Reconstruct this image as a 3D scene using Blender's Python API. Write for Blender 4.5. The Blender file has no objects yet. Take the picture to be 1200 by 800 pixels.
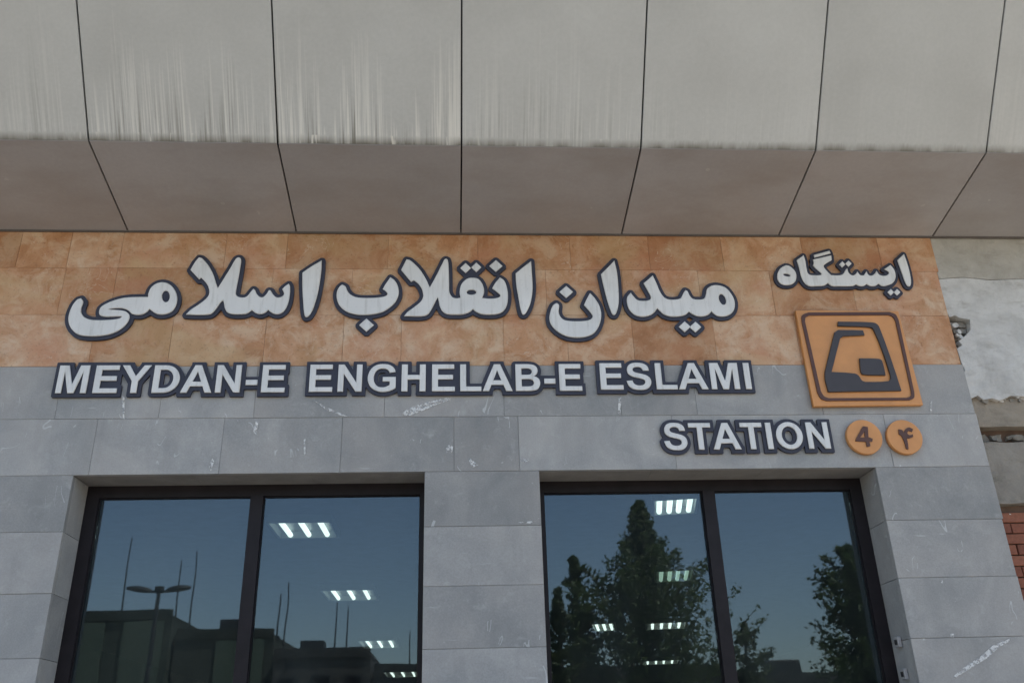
import bpy, bmesh, math, random
import numpy as np
from mathutils import Matrix, Vector

random.seed(7)
scene = bpy.context.scene
COL = scene.collection

# ------------------------------------------------------------------ camera, sky, sun, exposure
CAM_AXES = [(0.99794, -0.057944, -0.027539), (0.000629, -0.420405, 0.907336), (-0.064152, -0.905484, -0.419503)]

cam_data = bpy.data.cameras.new('camera')
cam = bpy.data.objects.new('camera', cam_data)
COL.objects.link(cam)
cam_data.sensor_width = 36.0
cam_data.lens = 1050.0 / 1200.0 * 36.0
cam_data.clip_start = 0.05
cam_data.clip_end = 3000.0
_r, _u, _b = [Vector(v) for v in CAM_AXES]
cam.matrix_world = Matrix(((_r.x, _u.x, _b.x, 0.0), (_r.y, _u.y, _b.y, -5.2), (_r.z, _u.z, _b.z, 1.6), (0, 0, 0, 1)))
scene.camera = cam

SUN_EL, SUN_AZ = math.radians(64), math.radians(62)      # azimuth from +Y towards +X: behind and to the right of the facade
world = bpy.data.worlds.new('World')
scene.world = world
world.use_nodes = True
nt = world.node_tree
sky = nt.nodes.new('ShaderNodeTexSky')
sky.sky_type = 'NISHITA'
sky.sun_disc = False
sky.sun_elevation = SUN_EL
sky.sun_rotation = SUN_AZ
sky.air_density = 1.0
sky.dust_density = 1.2
sky.ozone_density = 1.0
bg = nt.nodes['Background']
bg.inputs['Strength'].default_value = 0.10
nt.links.new(sky.outputs[0], bg.inputs['Color'])

sun_data = bpy.data.lights.new('sun', 'SUN')
sun_data.energy = 3.0
sun_data.angle = math.radians(0.5)
sun_data.color = (1.0, 0.95, 0.87)
sun = bpy.data.objects.new('sun', sun_data)
COL.objects.link(sun)
_sd = Vector((math.sin(SUN_AZ) * math.cos(SUN_EL), math.cos(SUN_AZ) * math.cos(SUN_EL), math.sin(SUN_EL)))
sun.rotation_euler = _sd.to_track_quat('Z', 'Y').to_euler()
sun.location = (20, 20, 40)

scene.view_settings.view_transform = 'Standard'
scene.view_settings.look = 'None'
scene.view_settings.gamma = 1.0
scene.view_settings.use_curve_mapping = False
scene.view_settings.exposure = 1.8
scene.view_settings.use_white_balance = True
scene.view_settings.white_balance_temperature = 7300
scene.render.engine = 'CYCLES'
scene.cycles.use_denoising = True
scene.cycles.max_bounces = 7
scene.cycles.diffuse_bounces = 3
scene.cycles.use_adaptive_sampling = True
scene.cycles.adaptive_threshold = 0.02
scene.cycles.transparent_max_bounces = 12

# ------------------------------------------------------------------ measured shapes, in metres on the facade (x, z); a third value marks a corner
WORDS = {'eslami_fa':[('letter',[[(-1.9434,4.3106,1),(-1.9964,4.3104),(-2.0663,4.3072),(-2.126,4.2948),(-2.1834,4.2693),(-2.2223,4.239),(-2.2305,4.2089),(-2.2218,4.1819),(-2.1938,4.17),(-2.1417,4.1701),(-2.0837,4.1721,1),(-2.0966,4.1592),(-2.1471,4.1492),(-2.2508,4.1471),(-2.3052,4.1619),(-2.3348,4.1937),(-2.3425,4.2287),(-2.3379,4.274),(-2.3563,4.3002,1),(-2.3789,4.2891),(-2.4015,4.2436),(-2.411,4.1737),(-2.4006,4.1242),(-2.3731,4.0799),(-2.3286,4.0457),(-2.2666,4.034),(-2.1983,4.0359),(-2.1317,4.0506),(-2.0766,4.0849),(-2.0443,4.1294),(-2.0371,4.1692),(-2.0496,4.1942),(-2.0738,4.2101),(-2.1141,4.2171),(-2.1758,4.221,1),(-2.142,4.2281),(-2.0896,4.2282),(-2.0525,4.2142),(-2.0271,4.1902,1),(-1.9954,4.1822),(-1.9611,4.1863),(-1.9371,4.2024),(-1.9227,4.2245,1),(-1.898,4.2044),(-1.865,4.1874),(-1.8212,4.1875),(-1.7802,4.2097),(-1.7613,4.2551),(-1.7616,4.306),(-1.7814,4.3572),(-1.8178,4.3983),(-1.8603,4.4168),(-1.9037,4.4083),(-1.935,4.3772),(-1.9452,4.3361)],[(-1.8095,4.314),(-1.8096,4.2963),(-1.8144,4.2821),(-1.8229,4.2743),(-1.8335,4.2742),(-1.8441,4.2821),(-1.8526,4.2962),(-1.8573,4.3139),(-1.8573,4.3316),(-1.8526,4.3459),(-1.844,4.3539),(-1.8334,4.3539),(-1.8227,4.346),(-1.8142,4.3318)]]),('letter',[[(-1.7035,4.5084,1),(-1.6816,4.5666),(-1.6603,4.6019,1),(-1.6376,4.5935),(-1.5959,4.5459),(-1.5534,4.4723),(-1.5257,4.3994),(-1.5151,4.3767,1),(-1.487,4.4412),(-1.4506,4.5255),(-1.4253,4.5894),(-1.4057,4.6034),(-1.3895,4.5875),(-1.3882,4.5364),(-1.3924,4.4417),(-1.3984,4.3482),(-1.3922,4.3225),(-1.3659,4.3092),(-1.3305,4.3134),(-1.3068,4.3464),(-1.2911,4.3713,1),(-1.2795,4.363),(-1.2632,4.3311),(-1.2316,4.3096),(-1.2081,4.3282),(-1.1913,4.3623,1),(-1.1802,4.3592),(-1.1636,4.3335),(-1.1374,4.3098),(-1.1081,4.314),(-1.0934,4.3337),(-1.108,4.3699,1),(-1.0915,4.3907),(-1.0685,4.4096,1),(-1.0599,4.3908),(-1.0559,4.339),(-1.0622,4.267),(-1.0806,4.216),(-1.1099,4.1906),(-1.141,4.1905),(-1.169,4.2057),(-1.1837,4.2208,1),(-1.1998,4.2006),(-1.2254,4.1884),(-1.2571,4.1954),(-1.2858,4.2176,1),(-1.3104,4.1953),(-1.3363,4.1882),(-1.3983,4.1881),(-1.435,4.2002),(-1.4559,4.2305),(-1.4644,4.2609),(-1.4724,4.2864,1),(-1.4854,4.2741),(-1.5052,4.2354),(-1.5317,4.195),(-1.557,4.1849),(-1.6273,4.1828),(-1.6936,4.1857,1),(-1.667,4.2199),(-1.6187,4.2605),(-1.5791,4.3014),(-1.5653,4.3373),(-1.5782,4.3889),(-1.6069,4.4282),(-1.6302,4.4511,1),(-1.6394,4.4374,1)]]),('letter',[[(-0.988,4.4909,1),(-0.9317,4.5389),(-0.8683,4.5842,1),(-0.8667,4.4968),(-0.8753,4.3707),(-0.8914,4.2674),(-0.9137,4.1959),(-0.9387,4.1686),(-0.9533,4.1858),(-0.9693,4.2877),(-0.981,4.3911)]])],'enghelab_fa':[('letter',[[(-0.727,4.4047,1),(-0.7034,4.3901),(-0.6909,4.3588),(-0.6668,4.3298),(-0.6268,4.3113),(-0.5448,4.3074),(-0.4721,4.3138),(-0.4361,4.3285),(-0.4385,4.3493),(-0.4649,4.3721,1),(-0.4477,4.4089),(-0.4171,4.4608,1),(-0.3839,4.4302),(-0.3643,4.383),(-0.3611,4.3308),(-0.3799,4.2789),(-0.4151,4.2376),(-0.4684,4.2017),(-0.5401,4.1864),(-0.6213,4.1862),(-0.6853,4.2065),(-0.7324,4.2472),(-0.755,4.2985),(-0.7578,4.3503),(-0.7443,4.3868)]]),('dot',[[(-0.5607,4.1599,1),(-0.5121,4.1125,1),(-0.5569,4.0654,1),(-0.6054,4.1125,1)]]),('letter',[[(-0.3491,4.5143,1),(-0.3156,4.5962,1),(-0.2902,4.5877),(-0.2284,4.5213),(-0.1855,4.447),(-0.1598,4.3858,1),(-0.1162,4.4792),(-0.0794,4.5651),(-0.0608,4.5999),(-0.0438,4.5924),(-0.0371,4.5223),(-0.0341,4.4158),(-0.0321,4.3527),(-0.0137,4.3162),(0.014,4.3059),(0.0389,4.3111,1),(0.0335,4.3529),(0.0467,4.4109),(0.0794,4.4481),(0.1168,4.4589),(0.1588,4.4485),(0.1862,4.4061),(0.1948,4.3535),(0.1869,4.3241),(0.1802,4.3094,1),(0.2264,4.3044),(0.2775,4.3097),(0.2982,4.3244),(0.2875,4.3433),(0.2463,4.38,1),(0.2657,4.417),(0.2994,4.4619,1),(0.327,4.4385),(0.3444,4.3856),(0.3493,4.3225),(0.3412,4.2599),(0.317,4.2133),(0.2797,4.1927),(0.2336,4.1875),(0.1786,4.1905),(0.1421,4.2058),(0.1194,4.2264,1),(0.0963,4.2057),(0.0595,4.1903),(-0.0045,4.1871),(-0.0501,4.1922),(-0.0776,4.2126),(-0.0943,4.2486),(-0.1009,4.2848),(-0.1076,4.3128,1),(-0.1238,4.2775),(-0.1507,4.2176),(-0.1731,4.1869),(-0.2139,4.1746),(-0.3227,4.1755,1),(-0.3052,4.202),(-0.2515,4.2483),(-0.2155,4.2845),(-0.2023,4.3208),(-0.2122,4.373),(-0.2359,4.4129),(-0.264,4.436,1),(-0.2823,4.4254,1)],[(0.1418,4.3501),(0.1387,4.3424),(0.1302,4.3362),(0.1179,4.3327),(0.1043,4.3327),(0.0921,4.3361),(0.0837,4.3422),(0.0807,4.3499),(0.0838,4.3577),(0.0923,4.3639),(0.1046,4.3674),(0.1182,4.3675),(0.1305,4.3641),(0.1389,4.3579)]]),('dot',[[(0.0746,4.5703,1),(0.11,4.5317,1),(0.0741,4.4929,1),(0.0387,4.5313,1)]]),('dot',[[(0.1452,4.574,1),(0.1786,4.5375,1),(0.1444,4.5007,1),(0.111,4.5371,1)]]),('dot',[[(0.2758,4.5932,1),(0.3192,4.5479,1),(0.2739,4.5024,1),(0.2305,4.5474,1)]]),('letter',[[(0.4035,4.4924,1),(0.457,4.5411),(0.5108,4.5881,1),(0.5124,4.5036),(0.5124,4.3756),(0.4945,4.2707),(0.4643,4.2033),(0.4453,4.1878),(0.4322,4.2084),(0.4169,4.3122),(0.4057,4.407)]])],'meydan_fa':[('letter',[[(0.6652,4.2744,1),(0.6813,4.2585),(0.6764,4.2118),(0.6854,4.1746),(0.7149,4.1488),(0.7854,4.1415),(0.8609,4.1471),(0.8912,4.1638),(0.8921,4.1907),(0.8444,4.2589,1),(0.8667,4.306),(0.8905,4.3479,1),(0.9217,4.3062),(0.9474,4.2497),(0.9538,4.1843),(0.9384,4.1194),(0.9055,4.0644),(0.8621,4.0352),(0.7951,4.0234),(0.7212,4.0325),(0.665,4.0644),(0.6257,4.1101),(0.6129,4.156),(0.6221,4.2117),(0.6409,4.2556)]]),('dot',[[(0.7358,4.4008,1),(0.7791,4.3551,1),(0.731,4.3094,1),(0.6877,4.3548,1)]]),('letter',[[(0.9725,4.4886,1),(1.0237,4.5425),(1.0708,4.5939,1),(1.0815,4.5086),(1.0827,4.3925),(1.0771,4.2877),(1.0585,4.2124),(1.0355,4.1863),(1.0171,4.2217),(0.9979,4.3064),(0.9835,4.4017)]]),('letter',[[(1.1613,4.3517,1),(1.1777,4.3241),(1.2009,4.2976),(1.2343,4.2901),(1.2774,4.2959),(1.2926,4.3121),(1.2824,4.3502),(1.253,4.4221,1),(1.2875,4.4513),(1.3206,4.4825,1),(1.3374,4.4321),(1.3566,4.3648),(1.3781,4.3219),(1.4061,4.3029),(1.4573,4.3011),(1.4927,4.3127),(1.5141,4.3509),(1.5302,4.3721,1),(1.543,4.3635),(1.5527,4.3348),(1.5711,4.3081),(1.6116,4.3015),(1.6468,4.3083),(1.6631,4.337),(1.677,4.3803),(1.7102,4.4046),(1.7542,4.4096),(1.8038,4.3904),(1.8365,4.3424),(1.8511,4.2898),(1.8417,4.2328),(1.8127,4.195),(1.7674,4.1762),(1.7251,4.179),(1.7015,4.1949),(1.6867,4.2137,1),(1.6625,4.1901),(1.6225,4.176),(1.5804,4.1806),(1.5525,4.1965),(1.5353,4.2106,1),(1.509,4.188),(1.461,4.1758),(1.4101,4.1757),(1.3691,4.1897),(1.346,4.2131),(1.3271,4.2365,1),(1.3074,4.2083),(1.2756,4.1849),(1.2281,4.1736),(1.1784,4.1847),(1.1436,4.2221),(1.1306,4.2691),(1.1345,4.3164)],[(1.7919,4.311),(1.7937,4.2936),(1.791,4.2779),(1.7842,4.267),(1.7748,4.263),(1.7647,4.2667),(1.7557,4.2774),(1.7497,4.293),(1.7478,4.3104),(1.7505,4.3261),(1.7573,4.3371),(1.7667,4.3411),(1.7769,4.3374),(1.7859,4.3266)]]),('dot',[[(1.4996,4.1414,1),(1.5341,4.1015,1),(1.4909,4.0619,1),(1.4564,4.1015,1)]]),('dot',[[(1.5706,4.1396,1),(1.6049,4.0997,1),(1.5614,4.06,1),(1.5271,4.0997,1)]])],'istgah_fa':[('letter',[[(2.2419,4.5647,1),(2.2007,4.5404),(2.1737,4.4985),(2.1683,4.4519),(2.1866,4.421),(2.222,4.4109),(2.2654,4.4213),(2.2937,4.4524),(2.3022,4.5043),(2.2848,4.5408),(2.2628,4.5606)],[(2.2593,4.4838),(2.2558,4.4803),(2.2484,4.4784),(2.2385,4.4784),(2.2283,4.4804),(2.2196,4.4841),(2.2142,4.4885),(2.2132,4.493),(2.2167,4.4965),(2.2241,4.4985),(2.234,4.4984),(2.2443,4.4964),(2.2529,4.4928),(2.2583,4.4883)]]),('letter',[[(2.3233,4.6041,1),(2.3788,4.6437,1),(2.3835,4.5992),(2.3822,4.5361),(2.3895,4.4964),(2.4302,4.4883),(2.4758,4.4927),(2.4728,4.5073),(2.4517,4.5312),(2.429,4.5626,1),(2.4398,4.5869),(2.4372,4.6101,1),(2.5013,4.6264),(2.5728,4.6449,1),(2.5684,4.6056,1),(2.5231,4.5789),(2.5033,4.5577),(2.5202,4.5211),(2.5427,4.4899,1),(2.5988,4.4891),(2.6291,4.5007),(2.6485,4.5291),(2.6657,4.5449,1),(2.6696,4.5061),(2.6925,4.4885),(2.7166,4.5011),(2.7318,4.5211,1),(2.7425,4.4939),(2.7678,4.4888),(2.7822,4.5046),(2.795,4.5214,1),(2.8043,4.4921),(2.824,4.487),(2.8477,4.5018),(2.8658,4.526,1),(2.8802,4.4946),(2.9181,4.4864),(2.9472,4.5033),(2.946,4.5201),(2.922,4.5368,1),(2.9737,4.5709,1),(2.9933,4.5287),(2.9896,4.4763),(2.9638,4.4345),(2.9217,4.4136),(2.8827,4.4062),(2.8581,4.4237,1),(2.8313,4.407),(2.7984,4.4069),(2.7751,4.4213,1),(2.7516,4.4067),(2.7235,4.4066),(2.7025,4.4189,1),(2.6768,4.4064),(2.583,4.404),(2.5321,4.4059),(2.5081,4.4274,1),(2.4816,4.4098),(2.4342,4.4045),(2.3785,4.4043),(2.3498,4.4268),(2.3343,4.4733),(2.3297,4.5463)]]),('stroke',[[(2.4498,4.6452,1),(2.566,4.6812,1),(2.5707,4.6598,1),(2.4499,4.624,1)]]),('dot',[[(2.6409,4.5986,1),(2.6578,4.5733,1),(2.6314,4.5479,1),(2.6144,4.5731,1)]]),('dot',[[(2.6856,4.6052,1),(2.7026,4.5799,1),(2.676,4.5545,1),(2.659,4.5797,1)]]),('dot',[[(2.9365,4.3857,1),(2.9545,4.36,1),(2.9257,4.3343,1),(2.9077,4.3599,1)]]),('dot',[[(2.9807,4.3859,1),(2.9986,4.3602,1),(2.9696,4.3344,1),(2.9517,4.36,1)]]),('letter',[[(3.0293,4.6084,1),(3.088,4.659,1),(3.0951,4.5822),(3.0956,4.4977),(3.0872,4.4298),(3.0654,4.4038),(3.0487,4.4348),(3.0385,4.5185)]])]}
LATIN = {'MEYDAN-E': (-2.4005, -1.0386, 3.6559, 3.8377), 'ENGHELAB-E': (-0.8921, 0.7986, 3.6582, 3.8393), 'ESLAMI': (0.916, 1.8804, 3.6644, 3.8446), 'STATION': (1.2823, 2.3222, 3.2679, 3.4398)}
LOGO = {'panel':[(2.2497,4.2182,1),(2.9499,4.2149,1),(2.9686,3.5497,1),(2.2563,3.5428,1)],'gap_shade_ring':[[(2.331,4.1993,1),(2.8827,4.2032,1),(2.9204,4.1852),(2.9325,4.1448,1),(2.9252,3.6336,1),(2.9153,3.5949),(2.8837,3.5785,1),(2.3428,3.5772,1),(2.3102,3.5924),(2.2938,3.6337,1),(2.2754,4.1367,1),(2.285,4.1783)],[(2.3342,4.1784,1),(2.8713,4.1821,1),(2.8986,4.1672),(2.9102,4.1373,1),(2.9068,3.6406,1),(2.8971,3.6088),(2.8675,3.5951,1),(2.3591,3.5949,1),(2.3314,3.6088),(2.3165,3.6433,1),(2.2967,4.1337,1),(2.3071,4.1635)]],'sym':[[(2.5157,4.129,1),(2.7446,4.1233),(2.7762,4.11),(2.7891,4.073),(2.8184,3.8551),(2.8396,3.6411,1),(2.3625,3.6349,1),(2.3582,3.7432),(2.3931,3.8418),(2.4782,4.0509,1),(2.5045,4.0685,1),(2.6715,4.0656,1),(2.6757,4.0319,1),(2.5343,4.0246,1),(2.5067,4.0071,1),(2.407,3.7711,1),(2.5578,3.7594),(2.5811,3.7425),(2.595,3.7116),(2.6196,3.7018),(2.7671,3.7068),(2.7875,3.7278),(2.7885,3.777),(2.7726,3.9271),(2.7466,4.0656),(2.7305,4.0877),(2.5099,4.098,1)]],'win':[[(2.6092,3.8656,1),(2.7401,3.861),(2.7557,3.8453),(2.7582,3.7475,1),(2.6139,3.7536),(2.6013,3.7705)]],'four':[[(2.5458,3.407,1),(2.5746,3.4015,1),(2.5652,3.3351,1),(2.5903,3.3244,1),(2.584,3.3059,1),(2.5659,3.3061,1),(2.5666,3.2772,1),(2.5436,3.2722,1),(2.544,3.3063,1),(2.4788,3.3094,1),(2.488,3.3304,1)],[(2.5478,3.371,1),(2.5428,3.3327,1),(2.5118,3.3329,1)]],'four_fa':[[(2.7693,3.3854,1),(2.7913,3.3786),(2.7977,3.3599,1),(2.8118,3.3824),(2.8372,3.3969),(2.8632,3.3847,1),(2.8516,3.3674,1),(2.8319,3.3729),(2.8195,3.3584),(2.8299,3.3463),(2.8532,3.3514,1),(2.852,3.3342,1),(2.824,3.3251),(2.809,3.3279,1),(2.8084,3.2896),(2.8045,3.2542,1),(2.7908,3.2569,1),(2.7879,3.303),(2.7781,3.3414),(2.7648,3.3521,1)]]}
DISCS = [(2.5448,3.3395),(2.8025,3.3375)]
SEAMS = {'o1':[-2.818,-2.501,-2.171,-1.504,-1.106,-0.439,0.157,0.779,1.316,1.823,2.385,2.928],'o2':[-2.497,-2.174,-1.548,-1.181,-0.667,-0.069,0.604,1.116,1.633,2.127,2.686],'o3':[-2.249,-1.772,-1.193,-0.704,-0.338,0.314,0.726,1.153,1.692,2.243,2.846],'gA':[-2.386,-1.779,-1.216,-0.43,0.306,1.037,1.517,2.324],'gB':[-2.13,-1.386,-0.679,-0.003,0.391,1.349,2.71]}
NEIGH = {'upper':[(3.326,4.803),(3.317,4.686),(3.313,4.537),(3.313,4.483),(3.492,4.497),(3.669,4.478),(3.945,4.486),(4.099,4.487),(4.199,4.831)],'plaster':[(3.311,4.477),(3.294,4.351),(3.305,4.248),(3.315,4.19),(3.359,4.203),(3.384,4.184),(3.452,4.171),(3.439,4.095),(3.393,4.051),(3.336,4.013),(3.352,3.982),(3.311,3.957),(3.316,3.859),(3.326,3.805),(3.302,3.756),(3.309,3.691),(3.287,3.649),(3.309,3.602),(3.367,3.625),(3.399,3.596),(3.459,3.607),(3.505,3.589),(3.589,3.624),(3.673,3.618),(3.963,3.622),(4.224,4.494),(3.667,4.471),(3.49,4.491)]}
SMEARS = [[(-0.326,3.513),(-0.296,3.546),(-0.223,3.579),(-0.119,3.607),(-0.029,3.629),(-0.019,3.612),(-0.108,3.579),(-0.181,3.545),(-0.274,3.507)],[(2.791,1.938),(2.868,1.986),(2.982,2.043),(3.061,2.096),(3.172,2.131),(3.179,2.122),(3.094,2.086),(3.008,2.028),(2.878,1.967),(2.799,1.929)],[(-0.054,3.292),(-0.034,3.319),(-0.008,3.308),(-0.013,3.276),(-0.044,3.265)],[(-0.904,3.359),(-0.894,3.364),(-0.888,3.273),(-0.897,3.262)],[(-0.859,3.611),(-0.768,3.56),(-0.647,3.504),(-0.688,3.51),(-0.783,3.549)],[(-1.207,3.415),(-1.198,3.485),(-1.182,3.474),(-1.189,3.382)],[(-2.015,3.667),(-1.995,3.633),(-1.974,3.491),(-1.985,3.501)],[(0.398,3.229),(0.44,3.223),(0.461,3.234),(0.434,3.207),(0.403,3.208)],[(0.079,3.243),(0.115,3.216),(0.14,3.189),(0.104,3.173)],[(1.029,3.63),(1.044,3.618),(1.031,3.521),(1.014,3.516)],[(0.361,2.84),(0.462,2.848),(0.503,2.868),(0.446,2.833)],[(3.038,3.585),(3.049,3.585),(3.03,3.503),(3.019,3.503)],[(-1.445,3.204),(-1.43,3.246),(-1.418,3.23),(-1.431,3.168)],[(2.83,2.463),(2.857,2.468),(2.848,2.448)],[(2.831,2.166),(2.851,2.166),(2.841,2.143),(2.827,2.148)]]


# ------------------------------------------------------------------ helpers
def obj(name, data, mat=None, parent=None):
    """link a bmesh or mesh as one object"""
    if isinstance(data, bmesh.types.BMesh):
        me = bpy.data.meshes.new(name)
        bmesh.ops.recalc_face_normals(data, faces=data.faces)
        data.to_mesh(me)
        data.free()
    else:
        me = data
    o = bpy.data.objects.new(name, me)
    COL.objects.link(o)
    if mat is not None and not me.materials:
        me.materials.append(mat)
    if parent is not None:
        o.parent = parent
    return o

def thing(name, label, cat, loc=(0, 0, 0), group=None):
    o = bpy.data.objects.new(name, None)
    o.empty_display_size = 0.3
    COL.objects.link(o)
    o.location = loc
    tag(o, label, cat, group)
    return o

def tag(o, label, cat, group=None):
    o['label'] = label
    o['category'] = cat
    if group:
        o['group'] = group
    return o

def struct(o):
    o['kind'] = 'structure'
    return o

def box(bm, x0, x1, y0, y1, z0, z1):
    v = [bm.verts.new(p) for p in ((x0, y0, z0), (x1, y0, z0), (x1, y1, z0), (x0, y1, z0), (x0, y0, z1), (x1, y0, z1), (x1, y1, z1), (x0, y1, z1))]
    for f in ((0, 3, 2, 1), (4, 5, 6, 7), (0, 1, 5, 4), (1, 2, 6, 5), (2, 3, 7, 6), (3, 0, 4, 7)):
        bm.faces.new([v[i] for i in f])
    return v

def slab(x0, x1, y0, y1, z0, z1, ch=0.002, jit=0.0):
    """a cut stone facing -Y, its front arris chamfered, its front face a hair out of true"""
    bm = bmesh.new()
    a = [(x0, z0), (x1, z0), (x1, z1), (x0, z1)]
    i = [(x0 + ch, z0 + ch), (x1 - ch, z0 + ch), (x1 - ch, z1 - ch), (x0 + ch, z1 - ch)]
    js = [random.uniform(-jit, jit) for _ in range(4)]
    vb = [bm.verts.new((p[0], y1, p[1])) for p in a]
    vm = [bm.verts.new((p[0], y0 + ch + j, p[1])) for p, j in zip(a, js)]
    vf = [bm.verts.new((p[0], y0 + j, p[1])) for p, j in zip(i, js)]
    bm.faces.new(vf)
    bm.faces.new(vb)
    for k in range(4):
        n = (k + 1) % 4
        bm.faces.new((vm[k], vm[n], vf[n], vf[k]))
        bm.faces.new((vb[k], vb[n], vm[n], vm[k]))
    return bm

def tube(bm, p0, p1, r0, r1=None, n=8):
    r1 = r0 if r1 is None else r1
    p0, p1 = Vector(p0), Vector(p1)
    d = (p1 - p0).normalized()
    a = d.orthogonal().normalized()
    b = d.cross(a)
    A, B = [], []
    for k in range(n):
        t = 2 * math.pi * k / n
        o = a * math.cos(t) + b * math.sin(t)
        A.append(bm.verts.new(p0 + o * r0))
        B.append(bm.verts.new(p1 + o * r1))
    for k in range(n):
        bm.faces.new((A[k], A[(k + 1) % n], B[(k + 1) % n], B[k]))
    bm.faces.new(A[::-1])
    bm.faces.new(B)

def smooth(pts, n=5):
    """closed curve through the points; a marked point stays a corner"""
    out, N = [], len(pts)
    for i in range(N):
        p0, p1, p2, p3 = pts[i - 1], pts[i], pts[(i + 1) % N], pts[(i + 2) % N]
        c1, c2 = len(p1) > 2, len(p2) > 2
        a, b = np.array(p1[:2]), np.array(p2[:2])
        L = np.linalg.norm(b - a)
        def tang(q0, q1, q2):
            t = np.array(q2[:2]) - np.array(q0[:2])
            return t / (np.linalg.norm(t) + 1e-9) * L
        m1 = (b - a) if c1 else tang(p0, p1, p2)
        m2 = (b - a) if c2 else tang(p1, p2, p3)
        k = 1 if (c1 and c2) else n
        for s in range(k):
            t = s / k
            h = ((2 * t ** 3 - 3 * t ** 2 + 1) * a + (t ** 3 - 2 * t ** 2 + t) * m1 + (-2 * t ** 3 + 3 * t ** 2) * b + (t ** 3 - t ** 2) * m2)
            out.append((float(h[0]), float(h[1])))
    return out

def grown(polys, d, res=0.005, square=()):
    """outline of the polygons (even-odd) grown outwards by d: the shape of a backing board; those in square keep mitred corners"""
    allp = np.array([p for q in polys for p in q])
    lo, hi = allp.min(0) - d - 3 * res, allp.max(0) + d + 3 * res
    xs = np.arange(lo[0], hi[0] + res, res)
    zs = np.arange(lo[1], hi[1] + res, res)
    X, Z = np.meshgrid(xs, zs)
    dist = np.full(X.shape, 1e9)
    ins = np.zeros(X.shape, bool)
    for qi, q in enumerate(polys):
        for i in range(len(q)):
            ax, az = q[i]
            bx, bz = q[(i + 1) % len(q)]
            ex, ez = bx - ax, bz - az
            L2 = ex * ex + ez * ez
            if L2 < 1e-12:
                continue
            t = np.clip(((X - ax) * ex + (Z - az) * ez) / L2, 0, 1)
            ox, oz = X - ax - t * ex, Z - az - t * ez
            dist = np.minimum(dist, np.maximum(np.abs(ox), np.abs(oz)) if qi in square else np.hypot(ox, oz))
            if az != bz:
                c = ((az > Z) != (bz > Z)) & (X < (bx - ax) * (Z - az) / (bz - az) + ax)
                ins ^= c
    F = np.where(ins, -dist, dist) - d
    segs = {}
    H, Wd = F.shape
    def pt(e):
        (i, j), (k, l) = e
        t = F[i, j] / (F[i, j] - F[k, l])
        return (float(X[i, j] + t * (X[k, l] - X[i, j])), float(Z[i, j] + t * (Z[k, l] - Z[i, j])))
    neg = F < 0
    cell = neg[:-1, :-1].astype(int) + neg[:-1, 1:] + neg[1:, :-1] + neg[1:, 1:]
    for i, j in np.argwhere((cell > 0) & (cell < 4)):
        c = [(i, j), (i, j + 1), (i + 1, j + 1), (i + 1, j)]
        cr = []
        for k in range(4):
            a, b = c[k], c[(k + 1) % 4]
            if neg[a] != neg[b]:
                cr.append((tuple(sorted((tuple(map(int, a)), tuple(map(int, b))))), bool(neg[a])))
        outs = [e for e, s in cr if s]
        inn = [e for e, s in cr if not s]
        for a, b in zip(outs, inn if len(outs) == 1 else inn[::-1]):
            segs[a] = b
    loops = []
    while segs:
        s = next(iter(segs))
        cur, lp = s, []
        while cur in segs:
            lp.append(cur)
            cur = segs.pop(cur)
        if len(lp) > 6:
            loops.append([pt(e) for e in lp])
    return [simplify(l, 0.0007) for l in loops if area(l) > 0.0006]

def area(l):
    return abs(sum(l[i - 1][0] * l[i][1] - l[i][0] * l[i - 1][1] for i in range(len(l)))) / 2

def simplify(l, eps):
    P = np.array(l)
    k = int(np.argmax(((P - P[0]) ** 2).sum(1)))
    def rdp(a):
        if len(a) < 3:
            return a
        s, e = a[0], a[-1]
        d = e - s
        n = np.hypot(*d) + 1e-12
        h = np.abs(d[0] * (a[:, 1] - s[1]) - d[1] * (a[:, 0] - s[0])) / n
        m = int(h.argmax())
        if h[m] < eps:
            return np.array([s, e])
        return np.vstack([rdp(a[:m + 1])[:-1], rdp(a[m:])])
    A = rdp(P[:k + 1])
    B = rdp(np.vstack([P[k:], P[:1]]))
    return [tuple(map(float, p)) for p in np.vstack([A[:-1], B[:-1]])]

def plate(polys, y_front, y_back, bevel=0.0):
    """polygons (x, z) with holes, filled and given thickness along Y, as a mesh"""
    cu = bpy.data.curves.new('outline', 'CURVE')
    cu.dimensions = '2D'
    cu.fill_mode = 'BOTH'
    for q in polys:
        sp = cu.splines.new('POLY')
        sp.points.add(len(q) - 1)
        for p, c in zip(sp.points, q):
            p.co = (c[0], c[1], 0, 1)
        sp.use_cyclic_u = True
    t = (y_back - y_front) / 2
    cu.extrude = t - bevel
    if bevel:
        cu.bevel_depth = bevel
        cu.bevel_resolution = 0
        cu.offset = -bevel
    o = bpy.data.objects.new('outline', cu)
    COL.objects.link(o)
    dg = bpy.context.evaluated_depsgraph_get()
    dg.update()
    me = bpy.data.meshes.new_from_object(o.evaluated_get(dg))
    bpy.data.objects.remove(o)
    bpy.data.curves.remove(cu)
    ym = (y_front + y_back) / 2
    me.transform(Matrix(((1, 0, 0, 0), (0, 0, -1, ym), (0, 1, 0, 0), (0, 0, 0, 1))))
    me.materials.clear()
    return me

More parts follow.
